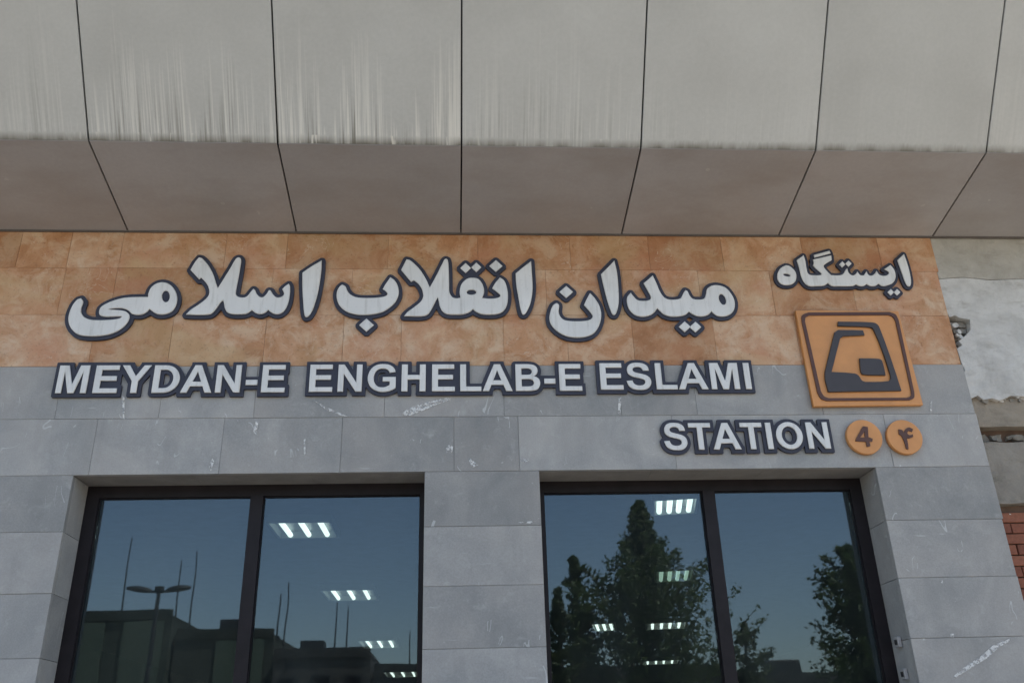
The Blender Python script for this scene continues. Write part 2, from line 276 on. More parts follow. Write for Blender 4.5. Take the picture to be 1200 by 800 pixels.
# ------------------------------------------------------------------ materials
class NT:
    def __init__(self, name):
        self.m = bpy.data.materials.new(name)
        self.m.use_nodes = True
        self.t = self.m.node_tree
        self.b = self.t.nodes['Principled BSDF']
        self.out = self.t.nodes['Material Output']
    def n(self, kind, **kw):
        nd = self.t.nodes.new('ShaderNode' + kind)
        for k, v in kw.items():
            setattr(nd, k, v)
        return nd
    def l(self, a, b):
        self.t.links.new(a, b)
    def math(self, op, a, b=None, clamp=False):
        nd = self.n('Math', operation=op, use_clamp=clamp)
        for i, v in enumerate((a, b)):
            if v is None:
                continue
            if isinstance(v, (int, float)):
                nd.inputs[i].default_value = v
            else:
                self.l(v, nd.inputs[i])
        return nd.outputs[0]
    def noise(self, vec, scale, detail=4, rough=0.6, dist=0.0):
        nd = self.n('TexNoise')
        nd.inputs['Scale'].default_value = scale
        nd.inputs['Detail'].default_value = detail
        nd.inputs['Roughness'].default_value = rough
        nd.inputs['Distortion'].default_value = dist
        if vec is not None:
            self.l(vec, nd.inputs['Vector'])
        return nd.outputs['Fac']
    def ramp(self, fac, stops):
        nd = self.n('ValToRGB')
        el = nd.color_ramp.elements
        while len(el) < len(stops):
            el.new(0.5)
        for e, (p, c) in zip(el, stops):
            e.position = p
            e.color = (c, c, c, 1) if isinstance(c, (int, float)) else (*c, 1)
        self.l(fac, nd.inputs[0])
        return nd.outputs[0]
    def mix(self, fac, a, b, mode='MIX'):
        nd = self.n('MixRGB', blend_type=mode)
        for i, v in enumerate((fac, a, b)):
            if isinstance(v, (int, float)):
                nd.inputs[i].default_value = v if i == 0 else (v, v, v, 1)
            elif isinstance(v, tuple):
                nd.inputs[i].default_value = (*v, 1)
            else:
                self.l(v, nd.inputs[i])
        return nd.outputs[0]
    def mapped(self, vec, scale, loc=None):
        nd = self.n('Mapping')
        nd.inputs['Scale'].default_value = scale
        self.l(vec, nd.inputs['Vector'])
        if loc is not None:
            self.l(loc, nd.inputs['Location'])
        return nd.outputs[0]
    def rnd(self):
        return self.n('ObjectInfo').outputs['Random']
    def rndvec(self, k=40.0):
        cb = self.n('CombineXYZ')
        r = self.rnd()
        for i, f in enumerate((1.0, 1.7, 2.3)):
            self.l(self.math('MULTIPLY', r, k * f), cb.inputs[i])
        return cb.outputs[0]
    def bump(self, h, strength=0.3, dist=0.01):
        nd = self.n('Bump')
        nd.inputs['Strength'].default_value = strength
        nd.inputs['Distance'].default_value = dist
        self.l(h, nd.inputs['Height'])
        self.l(nd.outputs[0], self.b.inputs['Normal'])
    def set(self, color=None, rough=None, metal=None, spec=None):
        for nm, v in (('Base Color', color), ('Roughness', rough), ('Metallic', metal), ('Specular IOR Level', spec)):
            if v is None:
                continue
            if isinstance(v, tuple):
                self.b.inputs[nm].default_value = (*v, 1)
            elif isinstance(v, (int, float)):
                self.b.inputs[nm].default_value = v
            else:
                self.l(v, self.b.inputs[nm])
        return self

def M_plain(name, color, rough=0.6, metal=0.0, var=0.12, scale=9.0, bump=0.0):
    k = NT(name)
    g = k.n('NewGeometry').outputs['Position']
    f = k.noise(g, scale, 5)
    dark = tuple(c * (1 - var) for c in color)
    lite = tuple(min(1, c * (1 + var)) for c in color)
    k.set(k.ramp(f, [(0.3, dark), (0.7, lite)]), rough, metal)
    if bump:
        k.bump(k.noise(g, scale * 4, 6), bump, 0.01)
    return k.m

def M_greystone():
    k = NT('grey stone')
    g = k.n('NewGeometry').outputs['Position']
    p = k.n('VectorMath', operation='ADD')
    k.l(g, p.inputs[0])
    k.l(k.rndvec(), p.inputs[1])
    v = p.outputs[0]
    cloud = k.noise(v, 2.6, 6, 0.62, 0.6)
    base = k.ramp(cloud, [(0.28, (0.255, 0.258, 0.252)), (0.5, (0.33, 0.326, 0.316)), (0.72, (0.405, 0.395, 0.378))])
    tone = k.ramp(k.rnd(), [(0.0, 0.82), (0.5, 1.0), (1.0, 1.1)])
    base = k.mix(1.0, base, tone, 'MULTIPLY')
    grain = k.ramp(k.noise(v, 120, 3), [(0.3, 0.9), (0.7, 1.08)])
    base = k.mix(1.0, base, grain, 'MULTIPLY')
    warm = k.ramp(k.noise(v, 1.3, 3), [(0.45, 0.0), (0.75, 0.5)])
    base = k.mix(warm, base, (0.345, 0.315, 0.29))
    # pale calcite scratches: thin level lines of a stretched noise, broken up by another
    s1 = k.noise(k.mapped(v, (5.5, 5.5, 2.2)), 1.0, 2, 0.4, 1.2)
    line = k.math('LESS_THAN', k.math('ABSOLUTE', k.math('SUBTRACT', s1, 0.5)), 0.006)
    brk = k.math('GREATER_THAN', k.noise(v, 5.0, 2), 0.62)
    base = k.mix(k.math('MULTIPLY', k.math('MULTIPLY', line, brk), 0.6), base, (0.55, 0.56, 0.56))
    spk = k.math('GREATER_THAN', k.noise(v, 34, 2, 0.5), 0.76)
    base = k.mix(k.math('MULTIPLY', spk, 0.4), base, (0.55, 0.55, 0.55))
    rot = k.n('Mapping'); rot.inputs['Rotation'].default_value = (0, 0.75, 0); rot.inputs['Scale'].default_value = (3.0, 3.0, 26.0); k.l(v, rot.inputs['Vector'])
    scf = k.math('MULTIPLY', k.ramp(k.noise(rot.outputs[0], 1.0, 4, 0.6), [(0.66, 0.0), (0.72, 0.7)]), k.ramp(k.noise(v, 2.2, 3), [(0.52, 0.0), (0.62, 1.0)]))
    base = k.mix(scf, base, (0.50, 0.50, 0.49))
    chalk = k.ramp(k.noise(v, 11.0, 8, 0.72, 0.4), [(0.56, 0.0), (0.72, 0.45)])
    base = k.mix(chalk, base, (0.46, 0.455, 0.44))
    stain = k.ramp(k.noise(k.mapped(v, (3.0, 3.0, 0.5)), 1.6, 4), [(0.5, 0.0), (0.8, 0.35)])
    base = k.mix(stain, base, (0.15, 0.155, 0.15))
    k.set(base, k.ramp(cloud, [(0.3, 0.45), (0.7, 0.65)]), 0, 0.4)
    k.bump(k.noise(v, 60, 6, 0.7), 0.22, 0.004)
    return k.m

def M_sandstone():
    k = NT('orange sandstone')
    g = k.n('NewGeometry').outputs['Position']
    p = k.n('VectorMath', operation='ADD')
    k.l(g, p.inputs[0])
    k.l(k.rndvec(), p.inputs[1])
    v = p.outputs[0]
    a = k.noise(v, 4.0, 10, 0.68, 0.9)
    base = k.ramp(a, [(0.25, (0.32, 0.145, 0.060)), (0.43, (0.44, 0.215, 0.100)), (0.55, (0.52, 0.285, 0.155)), (0.72, (0.60, 0.40, 0.245))])
    b = k.ramp(k.noise(g, 6.0, 10, 0.7, 0.5), [(0.47, 0.0), (0.60, 0.75)])
    base = k.mix(b, base, (0.58, 0.40, 0.26))
    c = k.ramp(k.noise(g, 1.9, 5, 0.6), [(0.52, 0.0), (0.66, 0.65)])
    base = k.mix(c, base, (0.47, 0.195, 0.095))
    yel = k.ramp(k.noise(k.mapped(g, (1.0, 1.0, 1.6)), 1.5, 4, 0.6, 0.6), [(0.50, 0.0), (0.64, 0.6)])
    base = k.mix(yel, base, (0.50, 0.325, 0.165))
    tone = k.ramp(k.rnd(), [(0.0, (0.80, 0.74, 0.68)), (0.3, (0.97, 0.95, 0.93)), (0.7, (0.98, 0.99, 1.02)), (1.0, (1.04, 1.14, 1.26))])
    base = k.mix(1.0, base, tone, 'MULTIPLY')
    s1 = k.noise(v, 5.0, 3, 0.5, 2.0)
    line = k.math('LESS_THAN', k.math('ABSOLUTE', k.math('SUBTRACT', s1, 0.5)), 0.006)
    brk = k.math('GREATER_THAN', k.noise(v, 3.0, 2), 0.58)
    base = k.mix(k.math('MULTIPLY', k.math('MULTIPLY', line, brk), 0.4), base, (0.62, 0.50, 0.38))
    pore = k.ramp(k.noise(v, 70, 4, 0.6), [(0.30, 0.72), (0.42, 1.0)])
    base = k.mix(1.0, base, pore, 'MULTIPLY')
    k.set(base, 0.55, 0, 0.4)
    k.bump(k.noise(v, 45, 6, 0.7), 0.2, 0.004)
    return k.m

def M_panel(name, col, streaks):
    k = NT(name)
    tc = k.n('TexCoord').outputs['Object']
    p = k.n('VectorMath', operation='ADD')
    k.l(tc, p.inputs[0])
    k.l(k.rndvec(), p.inputs[1])
    v = p.outputs[0]
    f = k.noise(v, 1.6, 4, 0.55)
    base = k.ramp(f, [(0.3, tuple(c * 0.93 for c in col)), (0.7, tuple(c * 1.05 for c in col))])
    tone = k.ramp(k.rnd(), [(0, 0.96), (1, 1.04)])
    base = k.mix(1.0, base, tone, 'MULTIPLY')
    dust = k.ramp(k.noise(v, 45, 4, 0.7), [(0.35, 0.96), (0.7, 1.03)])
    base = k.mix(1.0, base, dust, 'MULTIPLY')
    if streaks:
        sx = k.n('SeparateXYZ')
        k.l(tc, sx.inputs[0])
        up = sx.outputs[1]                                  # metres above the lower edge
        at = k.n('Attribute', attribute_type='OBJECT', attribute_name='stain').outputs['Fac']
        fine = k.noise(k.mapped(v, (62.0, 0.9, 1.0)), 1.0, 3, 0.65)
        broad = k.noise(k.mapped(v, (7.0, 0.25, 1.0)), 1.0, 2)
        reach = k.math('ADD', k.math('MULTIPLY', k.math('SUBTRACT', broad, 0.36), 2.6), k.math('MULTIPLY', k.math('SUBTRACT', fine, 0.5), 1.1))
        fade = k.math('SUBTRACT', 1.0, k.math('DIVIDE', up, k.math('MAXIMUM', reach, 0.02)), True)
        fade = k.math('MULTIPLY', fade, at, True)
        pale = k.ramp(fine, [(0.50, 0.0), (0.60, 0.75)])
        dark = k.ramp(fine, [(0.36, 0.9), (0.45, 0.0)])
        base = k.mix(k.math('MULTIPLY', pale, fade), base, (0.72, 0.71, 0.66))
        base = k.mix(k.math('MULTIPLY', dark, fade), base, (0.16, 0.15, 0.12))
        # grime gathered on the drip edge
        edge = k.math('SUBTRACT', 1.0, k.math('DIVIDE', up, k.math('ADD', 0.014, k.math('MULTIPLY', fine, 0.07))), True)
        grime = k.math('MULTIPLY', edge, k.ramp(k.noise(k.mapped(v, (9.0, 1.0, 1.0)), 1.0, 3), [(0.35, 0.35), (0.6, 0.95)]))
        base = k.mix(grime, base, (0.11, 0.10, 0.075))
        light = k.math('MULTIPLY', k.math('LESS_THAN', up, 0.05), k.ramp(k.noise(k.mapped(v, (26.0, 5.0, 1.0)), 1.0, 2), [(0.62, 0.0), (0.70, 0.7)]))
        base = k.mix(k.math('MULTIPLY', light, at), base, (0.7, 0.68, 0.62))
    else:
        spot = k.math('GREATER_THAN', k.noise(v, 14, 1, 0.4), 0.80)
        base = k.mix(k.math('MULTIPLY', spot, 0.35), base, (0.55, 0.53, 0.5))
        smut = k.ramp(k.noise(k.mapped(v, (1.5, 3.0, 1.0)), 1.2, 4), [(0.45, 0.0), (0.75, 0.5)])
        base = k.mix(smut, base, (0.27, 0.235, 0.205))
    k.set(base, k.ramp(f, [(0.3, 0.38), (0.7, 0.52)]), 0.15, 0.5)
    k.bump(k.noise(v, 2.2, 2), 0.05, 0.02)
    return k.m

def M_glass():
    k = NT('tinted glass')
    k.t.nodes.remove(k.b)
    lw = k.n('LayerWeight')
    lw.inputs['Blend'].default_value = 0.5
    f4 = k.math('POWER', lw.outputs['Facing'], 4.0)
    fac = k.math('ADD', 0.066, k.math('MULTIPLY', f4, 0.6), True)
    tr = k.n('BsdfTransparent')
    tr.inputs['Color'].default_value = (0.62, 0.72, 0.74, 1)
    gl = k.n('BsdfGlossy')
    gl.inputs['Color'].default_value = (0.74, 0.87, 1.0, 1)
    gl.inputs['Roughness'].default_value = 0.015
    bp = k.n('Bump')
    bp.inputs['Strength'].default_value = 0.02
    bp.inputs['Distance'].default_value = 0.02
    k.l(k.noise(k.n('NewGeometry').outputs['Position'], 2.3, 1), bp.inputs['Height'])
    k.l(bp.outputs[0], gl.inputs['Normal'])
    mx = k.n('MixShader')
    k.l(fac, mx.inputs[0])
    k.l(tr.outputs[0], mx.inputs[1])
    k.l(gl.outputs[0], mx.inputs[2])
    df = k.n('BsdfDiffuse')
    df.inputs['Color'].default_value = (0.34, 0.38, 0.36, 1)
    pos = k.n('NewGeometry').outputs['Position']
    dust = k.ramp(k.noise(k.mapped(pos, (1.0, 1.0, 0.45)), 2.4, 6, 0.65), [(0.3, 0.006), (0.75, 0.045)])
    m2 = k.n('MixShader')
    k.l(dust, m2.inputs[0])
    k.l(mx.outputs[0], m2.inputs[1])
    k.l(df.outputs[0], m2.inputs[2])
    k.l(m2.outputs[0], k.out.inputs['Surface'])
    return k.m

def M_emit(name, col, strength):
    k = NT(name)
    k.b.inputs['Emission Color'].default_value = (*col, 1)
    k.b.inputs['Emission Strength'].default_value = strength
    k.m.cycles.emission_sampling = 'NONE'
    return k.m

def M_plaster(name, lo, hi, dirt):
    k = NT(name)
    v = k.n('NewGeometry').outputs['Position']
    a = k.noise(v, 5.0, 7, 0.65, 0.5)
    base = k.ramp(a, [(0.25, lo), (0.6, hi)])
    d = k.ramp(k.noise(k.mapped(v, (2, 2, 5)), 2.5, 6, 0.7), [(0.52, 0.0), (0.72, 0.7)])
    base = k.mix(d, base, dirt)
    k.set(base, 0.9)
    k.bump(k.noise(v, 14, 8, 0.72), 0.75, 0.03)
    return k.m

def M_smear():
    k = NT('dried plaster smear')
    v = k.n('NewGeometry').outputs['Position']
    k.set((0.68, 0.68, 0.67), 0.9)
    a = k.ramp(k.noise(v, 48, 5, 0.75), [(0.42, 0.0), (0.55, 1.0)])
    k.l(k.math('MULTIPLY', a, 0.9), k.b.inputs['Alpha'])
    return k.m

def M_letter():
    k = NT('pale grey enamel')
    v = k.n('NewGeometry').outputs['Position']
    base = k.ramp(k.noise(v, 3.0, 5, 0.6), [(0.3, (0.62, 0.62, 0.605)), (0.7, (0.72, 0.715, 0.70))])
    drip = k.ramp(k.noise(k.mapped(v, (34.0, 1.0, 3.0)), 1.0, 4, 0.6), [(0.52, 0.0), (0.72, 0.55)])
    base = k.mix(drip, base, (0.42, 0.41, 0.385))
    spot = k.ramp(k.noise(v, 60, 3), [(0.64, 0.0), (0.72, 0.4)])
    base = k.mix(spot, base, (0.35, 0.34, 0.32))
    k.set(base, 0.45)
    k.bump(k.noise(v, 25, 3), 0.08, 0.003)
    return k.m

def M_brick():
    k = NT('red brick')
    v = k.n('NewGeometry').outputs['Position']
    base = k.ramp(k.rnd(), [(0, (0.17, 0.058, 0.036)), (0.5, (0.23, 0.078, 0.046)), (1, (0.28, 0.105, 0.062))])
    base = k.mix(1.0, base, k.ramp(k.noise(v, 40, 5, 0.7), [(0.3, 0.75), (0.7, 1.15)]), 'MULTIPLY')
    sp = k.math('GREATER_THAN', k.noise(v, 17, 2, 0.5), 0.73)
    base = k.mix(sp, base, (0.6, 0.57, 0.53))
    k.set(base, 0.85)
    k.bump(k.noise(v, 70, 5, 0.7), 0.5, 0.006)
    return k.m

def M_leaf(name, a, b):
    k = NT(name)
    v = k.n('NewGeometry').outputs['Position']
    k.set(k.ramp(k.noise(v, 2.0, 5, 0.7), [(0.3, a), (0.7, b)]), 0.6)
    tl = k.n('BsdfTranslucent')
    tl.inputs['Color'].default_value = (*[min(1, c * 1.6) for c in b], 1)
    mx = k.n('MixShader')
    mx.inputs[0].default_value = 0.3
    k.l(k.b.outputs[0], mx.inputs[1]); k.l(tl.outputs[0], mx.inputs[2])
    k.l(mx.outputs[0], k.out.inputs['Surface'])
    return k.m

GREY = M_greystone()
SAND = M_sandstone()
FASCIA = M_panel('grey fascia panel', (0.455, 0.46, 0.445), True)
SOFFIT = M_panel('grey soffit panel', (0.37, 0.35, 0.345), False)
GAP = M_plain('dark joint', (0.035, 0.033, 0.032), 0.9)
MORTAR = M_plain('mortar', (0.27, 0.27, 0.265), 0.95, var=0.25, bump=0.4)
FRAME = M_plain('dark bronze aluminium', (0.013, 0.010, 0.012), 0.5, 0.0, 0.3)
FRAME.node_tree.nodes['Principled BSDF'].inputs['Specular IOR Level'].default_value = 0.25
GLASS = M_glass()
LETTER = M_letter()
BACKING = M_plain('charcoal blue board', (0.026, 0.027, 0.044), 0.55, 0, 0.25, 12.0)
ORANGE = M_plain('orange enamel', (0.60, 0.265, 0.090), 0.45, 0, 0.1, 6.0)
DARKENAMEL = M_plain('charcoal enamel', (0.042, 0.036, 0.040), 0.5, 0, 0.15)
BROWN = M_plain('dark brown enamel and gap shade', (0.085, 0.032, 0.022), 0.5)  # numerals, and the sign's painted shadow gap
PLASTER = M_plaster('old white plaster', (0.42, 0.41, 0.39), (0.60, 0.59, 0.565), (0.33, 0.31, 0.28))
BEIGE = M_plaster('beige render', (0.34, 0.315, 0.27), (0.46, 0.435, 0.385), (0.29, 0.265, 0.225))
CONC = M_plaster('old concrete', (0.20, 0.18, 0.155), (0.29, 0.265, 0.23), (0.13, 0.12, 0.095))
SMEAR = M_smear()
BRICK = M_brick()
CEIL = M_plain('dim ceiling', (0.16, 0.16, 0.16), 0.9)
INWALL = M_plain('interior wall', (0.12, 0.125, 0.12), 0.9)
INFLOOR = M_plain('interior floor', (0.10, 0.10, 0.10), 0.4)
TUBE = M_emit('lit fluorescent tube', (0.95, 1.0, 0.95), 0.72)
TRAY = M_plain('grey light tray', (0.2, 0.21, 0.2), 0.4)
ASPHALT = M_plain('asphalt', (0.06, 0.06, 0.06), 0.9, var=0.25, scale=3)
PAVE = M_plain('concrete paving', (0.30, 0.28, 0.25), 0.9, var=0.15, scale=2)
EARTH = M_plain('dry ground', (0.22, 0.19, 0.15), 0.95, var=0.2, scale=0.3)
KERB = M_plain('kerb stone', (0.32, 0.31, 0.29), 0.85)
BARK = M_plain('bark', (0.07, 0.05, 0.035), 0.95, var=0.3, scale=12, bump=0.6)
LEAF_A = M_leaf('deep green leaves', (0.036, 0.056, 0.016), (0.085, 0.12, 0.036))
LEAF_B = M_leaf('olive green leaves', (0.042, 0.060, 0.019), (0.095, 0.12, 0.044))
STEEL = M_plain('dull grey steel', (0.05, 0.05, 0.052), 0.5, 0.5)
WHITEPAINT = M_plain('white road paint', (0.7, 0.7, 0.68), 0.8)

# ------------------------------------------------------------------ ground, road, pavements
def sheet(name, x0, x1, y0, y1, z, mat):
    bm = bmesh.new()
    bm.faces.new([bm.verts.new(p) for p in ((x0, y0, z), (x1, y0, z), (x1, y1, z), (x0, y1, z))])
    return struct(obj(name, bm, mat))
sheet('ground', -1200, 1200, -1200, 1200, -0.125, EARTH)
sheet('road', -150, 150, -17.0, -8.0, -0.12, ASPHALT)
def raised(name, x0, x1, y0, y1, z0, z1, mat):
    bm = bmesh.new()
    box(bm, x0, x1, y0, y1, z0, z1)
    return struct(obj(name, bm, mat))
raised('pavement', -150, 150, -7.85, 0.6, -0.124, 0.0, PAVE)
raised('pavement', -150, 150, -44.0, -17.15, -0.124, 0.0, PAVE)
raised('kerb', -150, 150, -8.0, -7.852, -0.124, 0.012, KERB)
raised('kerb', -150, 150, -17.148, -17.0, -0.124, 0.012, KERB)
for k in range(-8, 9):
    sheet('road_marking', k * 6.0, k * 6.0 + 3.0, -12.56, -12.44, -0.116, WHITEPAINT)

# ------------------------------------------------------------------ station building
st = thing('station_building', 'metro station front of grey and orange stone under a grey panel canopy', 'building', (0, 0, 0))
XL, XR = -4.6, 3.318
WIN = [(-2.215, -0.178, -1.238, -1.162), (0.509, 2.590, 1.555, 1.631)]    # opening x0, x1, mullion x0, x1
WTOP, WBOT = 3.153, 0.79
FY, GY = 0.235, 0.262                                                       # frame front, glass plane
bm = bmesh.new()
cy0, cy1 = 0.0038, 0.34
box(bm, XL, XR - 0.01, cy0, cy1, WTOP + 0.02, 3.842)
box(bm, XL, WIN[0][0] - 0.02, cy0, cy1, 0, WTOP + 0.02)
box(bm, WIN[0][1] + 0.02, WIN[1][0] - 0.02, cy0, cy1, 0, WTOP + 0.02)
box(bm, WIN[1][1] + 0.02, XR - 0.01, cy0, cy1, 0, WTOP + 0.02)
for w in WIN:
    box(bm, w[0] - 0.02, w[1] + 0.02, cy0, cy1, 0, WBOT - 0.02)
obj('wall', bm, MORTAR, st)
bm = bmesh.new(); box(bm, XL, XR - 0.01, cy0, cy1, 3.842, 9.5); obj('upper_wall', bm, M_plain('tan mortar', (0.42, 0.25, 0.15), 0.95, var=0.2), st)
# rooms behind the glass
bm = bmesh.new(); box(bm, -6.0, 7.0, 0.34, 22.0, -0.02, 0.06); obj('floor', bm, INFLOOR, st)
bm = bmesh.new(); box(bm, -6.0, 7.0, 0.34, 22.0, 3.42, 3.6); obj('ceiling', bm, CEIL, st)
bm = bmesh.new(); box(bm, -6.2, -6.0, 0.34, 22.0, 0, 9.0); box(bm, 7.0, 7.2, 0.34, 22.0, 0, 9.0); box(bm, -6.2, 7.2, 22.0, 22.2, 0, 9.0); obj('inner_wall', bm, INWALL, st)
bm = bmesh.new(); box(bm, -6.2, 7.2, 0.342, 22.2, 9.0, 9.3); obj('roof', bm, CONC, st)
for a_, b_, y_ in ((-6.2, XL, 0.0), (XR + 0.9, 7.2, 0.345)):
    bm = bmesh.new(); box(bm, a_, b_, y_, y_ + 0.155, 0, 9.5); obj('side_wall', bm, GREY, st)

# stone courses
GAPW = 0.0008
def course(xs, z0, z1, mat, name, y=0.0):
    for a, b in zip(xs[:-1], xs[1:]):
        y0 = y + random.uniform(-0.0014, 0.0008)
        obj(name, slab(a + GAPW, b - GAPW, y0, 0.03, z0 + GAPW, z1 - GAPW, 0.0018 if mat is GREY else 0.0009, 0.0008), mat, st)
OR = [3.842, 4.197, 4.535, 4.83]
left_extra = [-4.6, -4.05, -3.5]
for key, z0, z1 in (('o3', OR[0], OR[1]), ('o2', OR[1], OR[2]), ('o1', OR[2], OR[3])):
    xs = [XL] + [x + random.uniform(-.03, .03) for x in (-4.1, -3.55, -3.1)] + [s for s in SEAMS[key] if -2.95 < s < XR - 0.1] + [XR + random.uniform(-0.012, 0.006)]
    course(xs, z0, z1, SAND, 'sandstone_tile')
course([XL, -3.7] + [s for s in SEAMS['gA'] if s > -3.3] + [XR], 3.500, 3.842, GREY, 'grey_stone_tile')
course([XL, -3.4] + [s for s in SEAMS['gB'] if s > -3.0] + [XR + 0.004], WTOP, 3.500, GREY, 'grey_stone_tile')
zs = [WTOP, 2.823, 2.483, 2.145, 1.805, 1.465, 1.125, WBOT]
for z1, z0 in zip(zs[:-1], zs[1:]):
    o = random.uniform(-.1, .1)
    course([XL, -3.45 + o, WIN[0][0]], z0, z1, GREY, 'grey_stone_tile')
    course([WIN[0][1], WIN[1][0]], z0, z1, GREY, 'grey_stone_tile')
    course([WIN[1][1], XR + random.uniform(-0.004, 0.006)], z0, z1, GREY, 'grey_stone_tile')
for z0, z1 in ((0.0, 0.40), (0.40, WBOT)):
    course([XL, -3.8, -3.0, WIN[0][0], -1.5, -0.8, WIN[0][1], WIN[1][0], 1.2, 1.9, WIN[1][1], XR], z0, z1, GREY, 'grey_stone_tile')
# stone linings of the window openings
REV = M_plain('brown grey lining stone', (0.27, 0.25, 0.225), 0.7, 0, 0.15, 8.0, 0.2)
for w in WIN:
    n = 3
    for i in range(n):
        a = w[0] + (w[1] - w[0]) * i / n
        b = w[0] + (w[1] - w[0]) * (i + 1) / n
        bm = bmesh.new(); box(bm, a + .001, b - .001, 0.031, 0.33, WTOP, WTOP + 0.019); obj('lintel_lining', bm, REV, st)
        bm = bmesh.new(); box(bm, a + .001, b - .001, 0.031, 0.33, WBOT - 0.019, WBOT); obj('sill_lining', bm, REV, st)
    for z1, z0 in zip(zs[:-1], zs[1:]):
        bm = bmesh.new(); box(bm, w[0] - 0.019, w[0], 0.031, 0.33, z0 + .0015, z1 - .0015); obj('jamb_lining', bm, GREY, st)
        bm = bmesh.new(); box(bm, w[1], w[1] + 0.019, 0.031, 0.33, z0 + .0015, z1 - .0015); obj('jamb_lining', bm, GREY, st)

# windows
FW = 0.066
for i, w in enumerate(WIN):
    bm = bmesh.new()
    y0, y1 = FY, FY + 0.06
    e = 0.001
    box(bm, w[0] + e, w[1] - e, y0, y1, WTOP - 0.072, WTOP - e)
    box(bm, w[0] + e, w[1] - e, y0, y1, WBOT + e, WBOT + FW)
    fl, fr = ((0.075, 0.032), (0.045, 0.078))[i]
    box(bm, w[0] + e, w[0] + fl, y0, y1, WBOT + FW, WTOP - 0.072)
    box(bm, w[1] - fr, w[1] - e, y0, y1, WBOT + FW, WTOP - 0.072)
    # glazing beads, a step back from the frame
    bx = [(w[0] + fl, w[2]), (w[3], w[1] - fr)]
    win = obj('window', bm, FRAME, st)
    win['label'] = ('dark framed two pane window under the MEYDAN-E lettering', 'dark framed two pane window under the STATION lettering')[i]
    bm = bmesh.new(); box(bm, w[2], w[3], y0 - 0.012, y1, WBOT + FW + e, WTOP - 0.072 - e); obj('mullion', bm, FRAME, win)
    for a, b in bx:
        bm = bmesh.new()
        g = 0.004
        for q in ((a + e, a + g, WBOT + FW, WTOP - 0.073), (b - g, b - e, WBOT + FW, WTOP - 0.073), (a + g, b - g, WTOP - 0.073 - g, WTOP - 0.073), (a + g, b - g, WBOT + FW, WBOT + FW + g)):
            box(bm, q[0], q[1], y0 + 0.012, y0 + 0.05, q[2], q[3])
        obj('glazing_bead', bm, FRAME, win)
        bm = bmesh.new(); box(bm, a + 0.006, b - 0.006, GY, GY + 0.006, WBOT + FW + 0.006, WTOP - 0.073 - 0.006)
        pane = obj('glass_pane', bm, GLASS, win)

# canopy: leaning fascia of folded metal panels over a shallow soffit
PITCH, X0 = 1.0972, 0.044
P_WALL, P_LOW, P_DIR = (0.0, 4.812), (-0.775, 4.955), Vector((0, -0.515, 0.675)).normalized()
LEN = 2.6
bm = bmesh.new()
xa, xb = X0 - 5 * PITCH, X0 + 6 * PITCH
o = 0.03
prof = [(0.021, P_WALL[1] + o), (P_LOW[0] + 0.02, P_LOW[1] + o + 0.004), (P_LOW[0] + P_DIR.y * LEN + 0.035, P_LOW[1] + P_DIR.z * LEN + 0.02), (0.021, P_LOW[1] + P_DIR.z * LEN + 0.02)]
A = [bm.verts.new((xa, y, z)) for y, z in prof]
B = [bm.verts.new((xb, y, z)) for y, z in prof]
for k in range(4):
    bm.faces.new((A[k], A[(k + 1) % 4], B[(k + 1) % 4], B[k]))
bm.faces.new(A); bm.faces.new(B)
canopy = obj('canopy', bm, GAP, st)
canopy['label'] = 'grey metal panel canopy with a leaning fascia above the lettering'
def panel_mesh(name, length):
    """a tray: front +Z, x across, y up from its lower edge"""
    bm = bmesh.new()
    h, ch, t = 0.0048, 0.003, 0.02
    xs = (h, PITCH - h)
    ys = (0.0, length)
    vb = [bm.verts.new((x, y, -t)) for x, y in ((xs[0], ys[0]), (xs[1], ys[0]), (xs[1], ys[1]), (xs[0], ys[1]))]
    vm = [bm.verts.new((x, y, -ch)) for x, y in ((xs[0], ys[0]), (xs[1], ys[0]), (xs[1], ys[1]), (xs[0], ys[1]))]
    vf = [bm.verts.new((x, y, 0)) for x, y in ((xs[0] + ch, ys[0] + ch * .3), (xs[1] - ch, ys[0] + ch * .3), (xs[1] - ch, ys[1]), (xs[0] + ch, ys[1]))]
    bm.faces.new(vf); bm.faces.new(vb[::-1])
    for k in range(4):
        n = (k + 1) % 4
        bm.faces.new((vm[k], vm[n], vf[n], vf[k]))
        bm.faces.new((vb[k], vb[n], vm[n], vm[k]))
    bmesh.ops.recalc_face_normals(bm, faces=bm.faces)
    me = bpy.data.meshes.new(name)
    bm.to_mesh(me); bm.free()
    return me
fm = panel_mesh('fascia_panel', LEN); fm.materials.append(FASCIA)
sl = math.hypot(P_LOW[0], P_LOW[1] - P_WALL[1]) - 0.006
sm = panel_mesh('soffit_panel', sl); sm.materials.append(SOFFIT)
def axes(x, y, z, loc):
    return Matrix(((x.x, y.x, z.x, loc[0]), (x.y, y.y, z.y, loc[1]), (x.z, y.z, z.z, loc[2]), (0, 0, 0, 1)))
EX = Vector((1, 0, 0))
stains = {-3: .35, -2: .8, -1: 1.0, 0: .4, 1: .15, 2: .08, 3: .12}
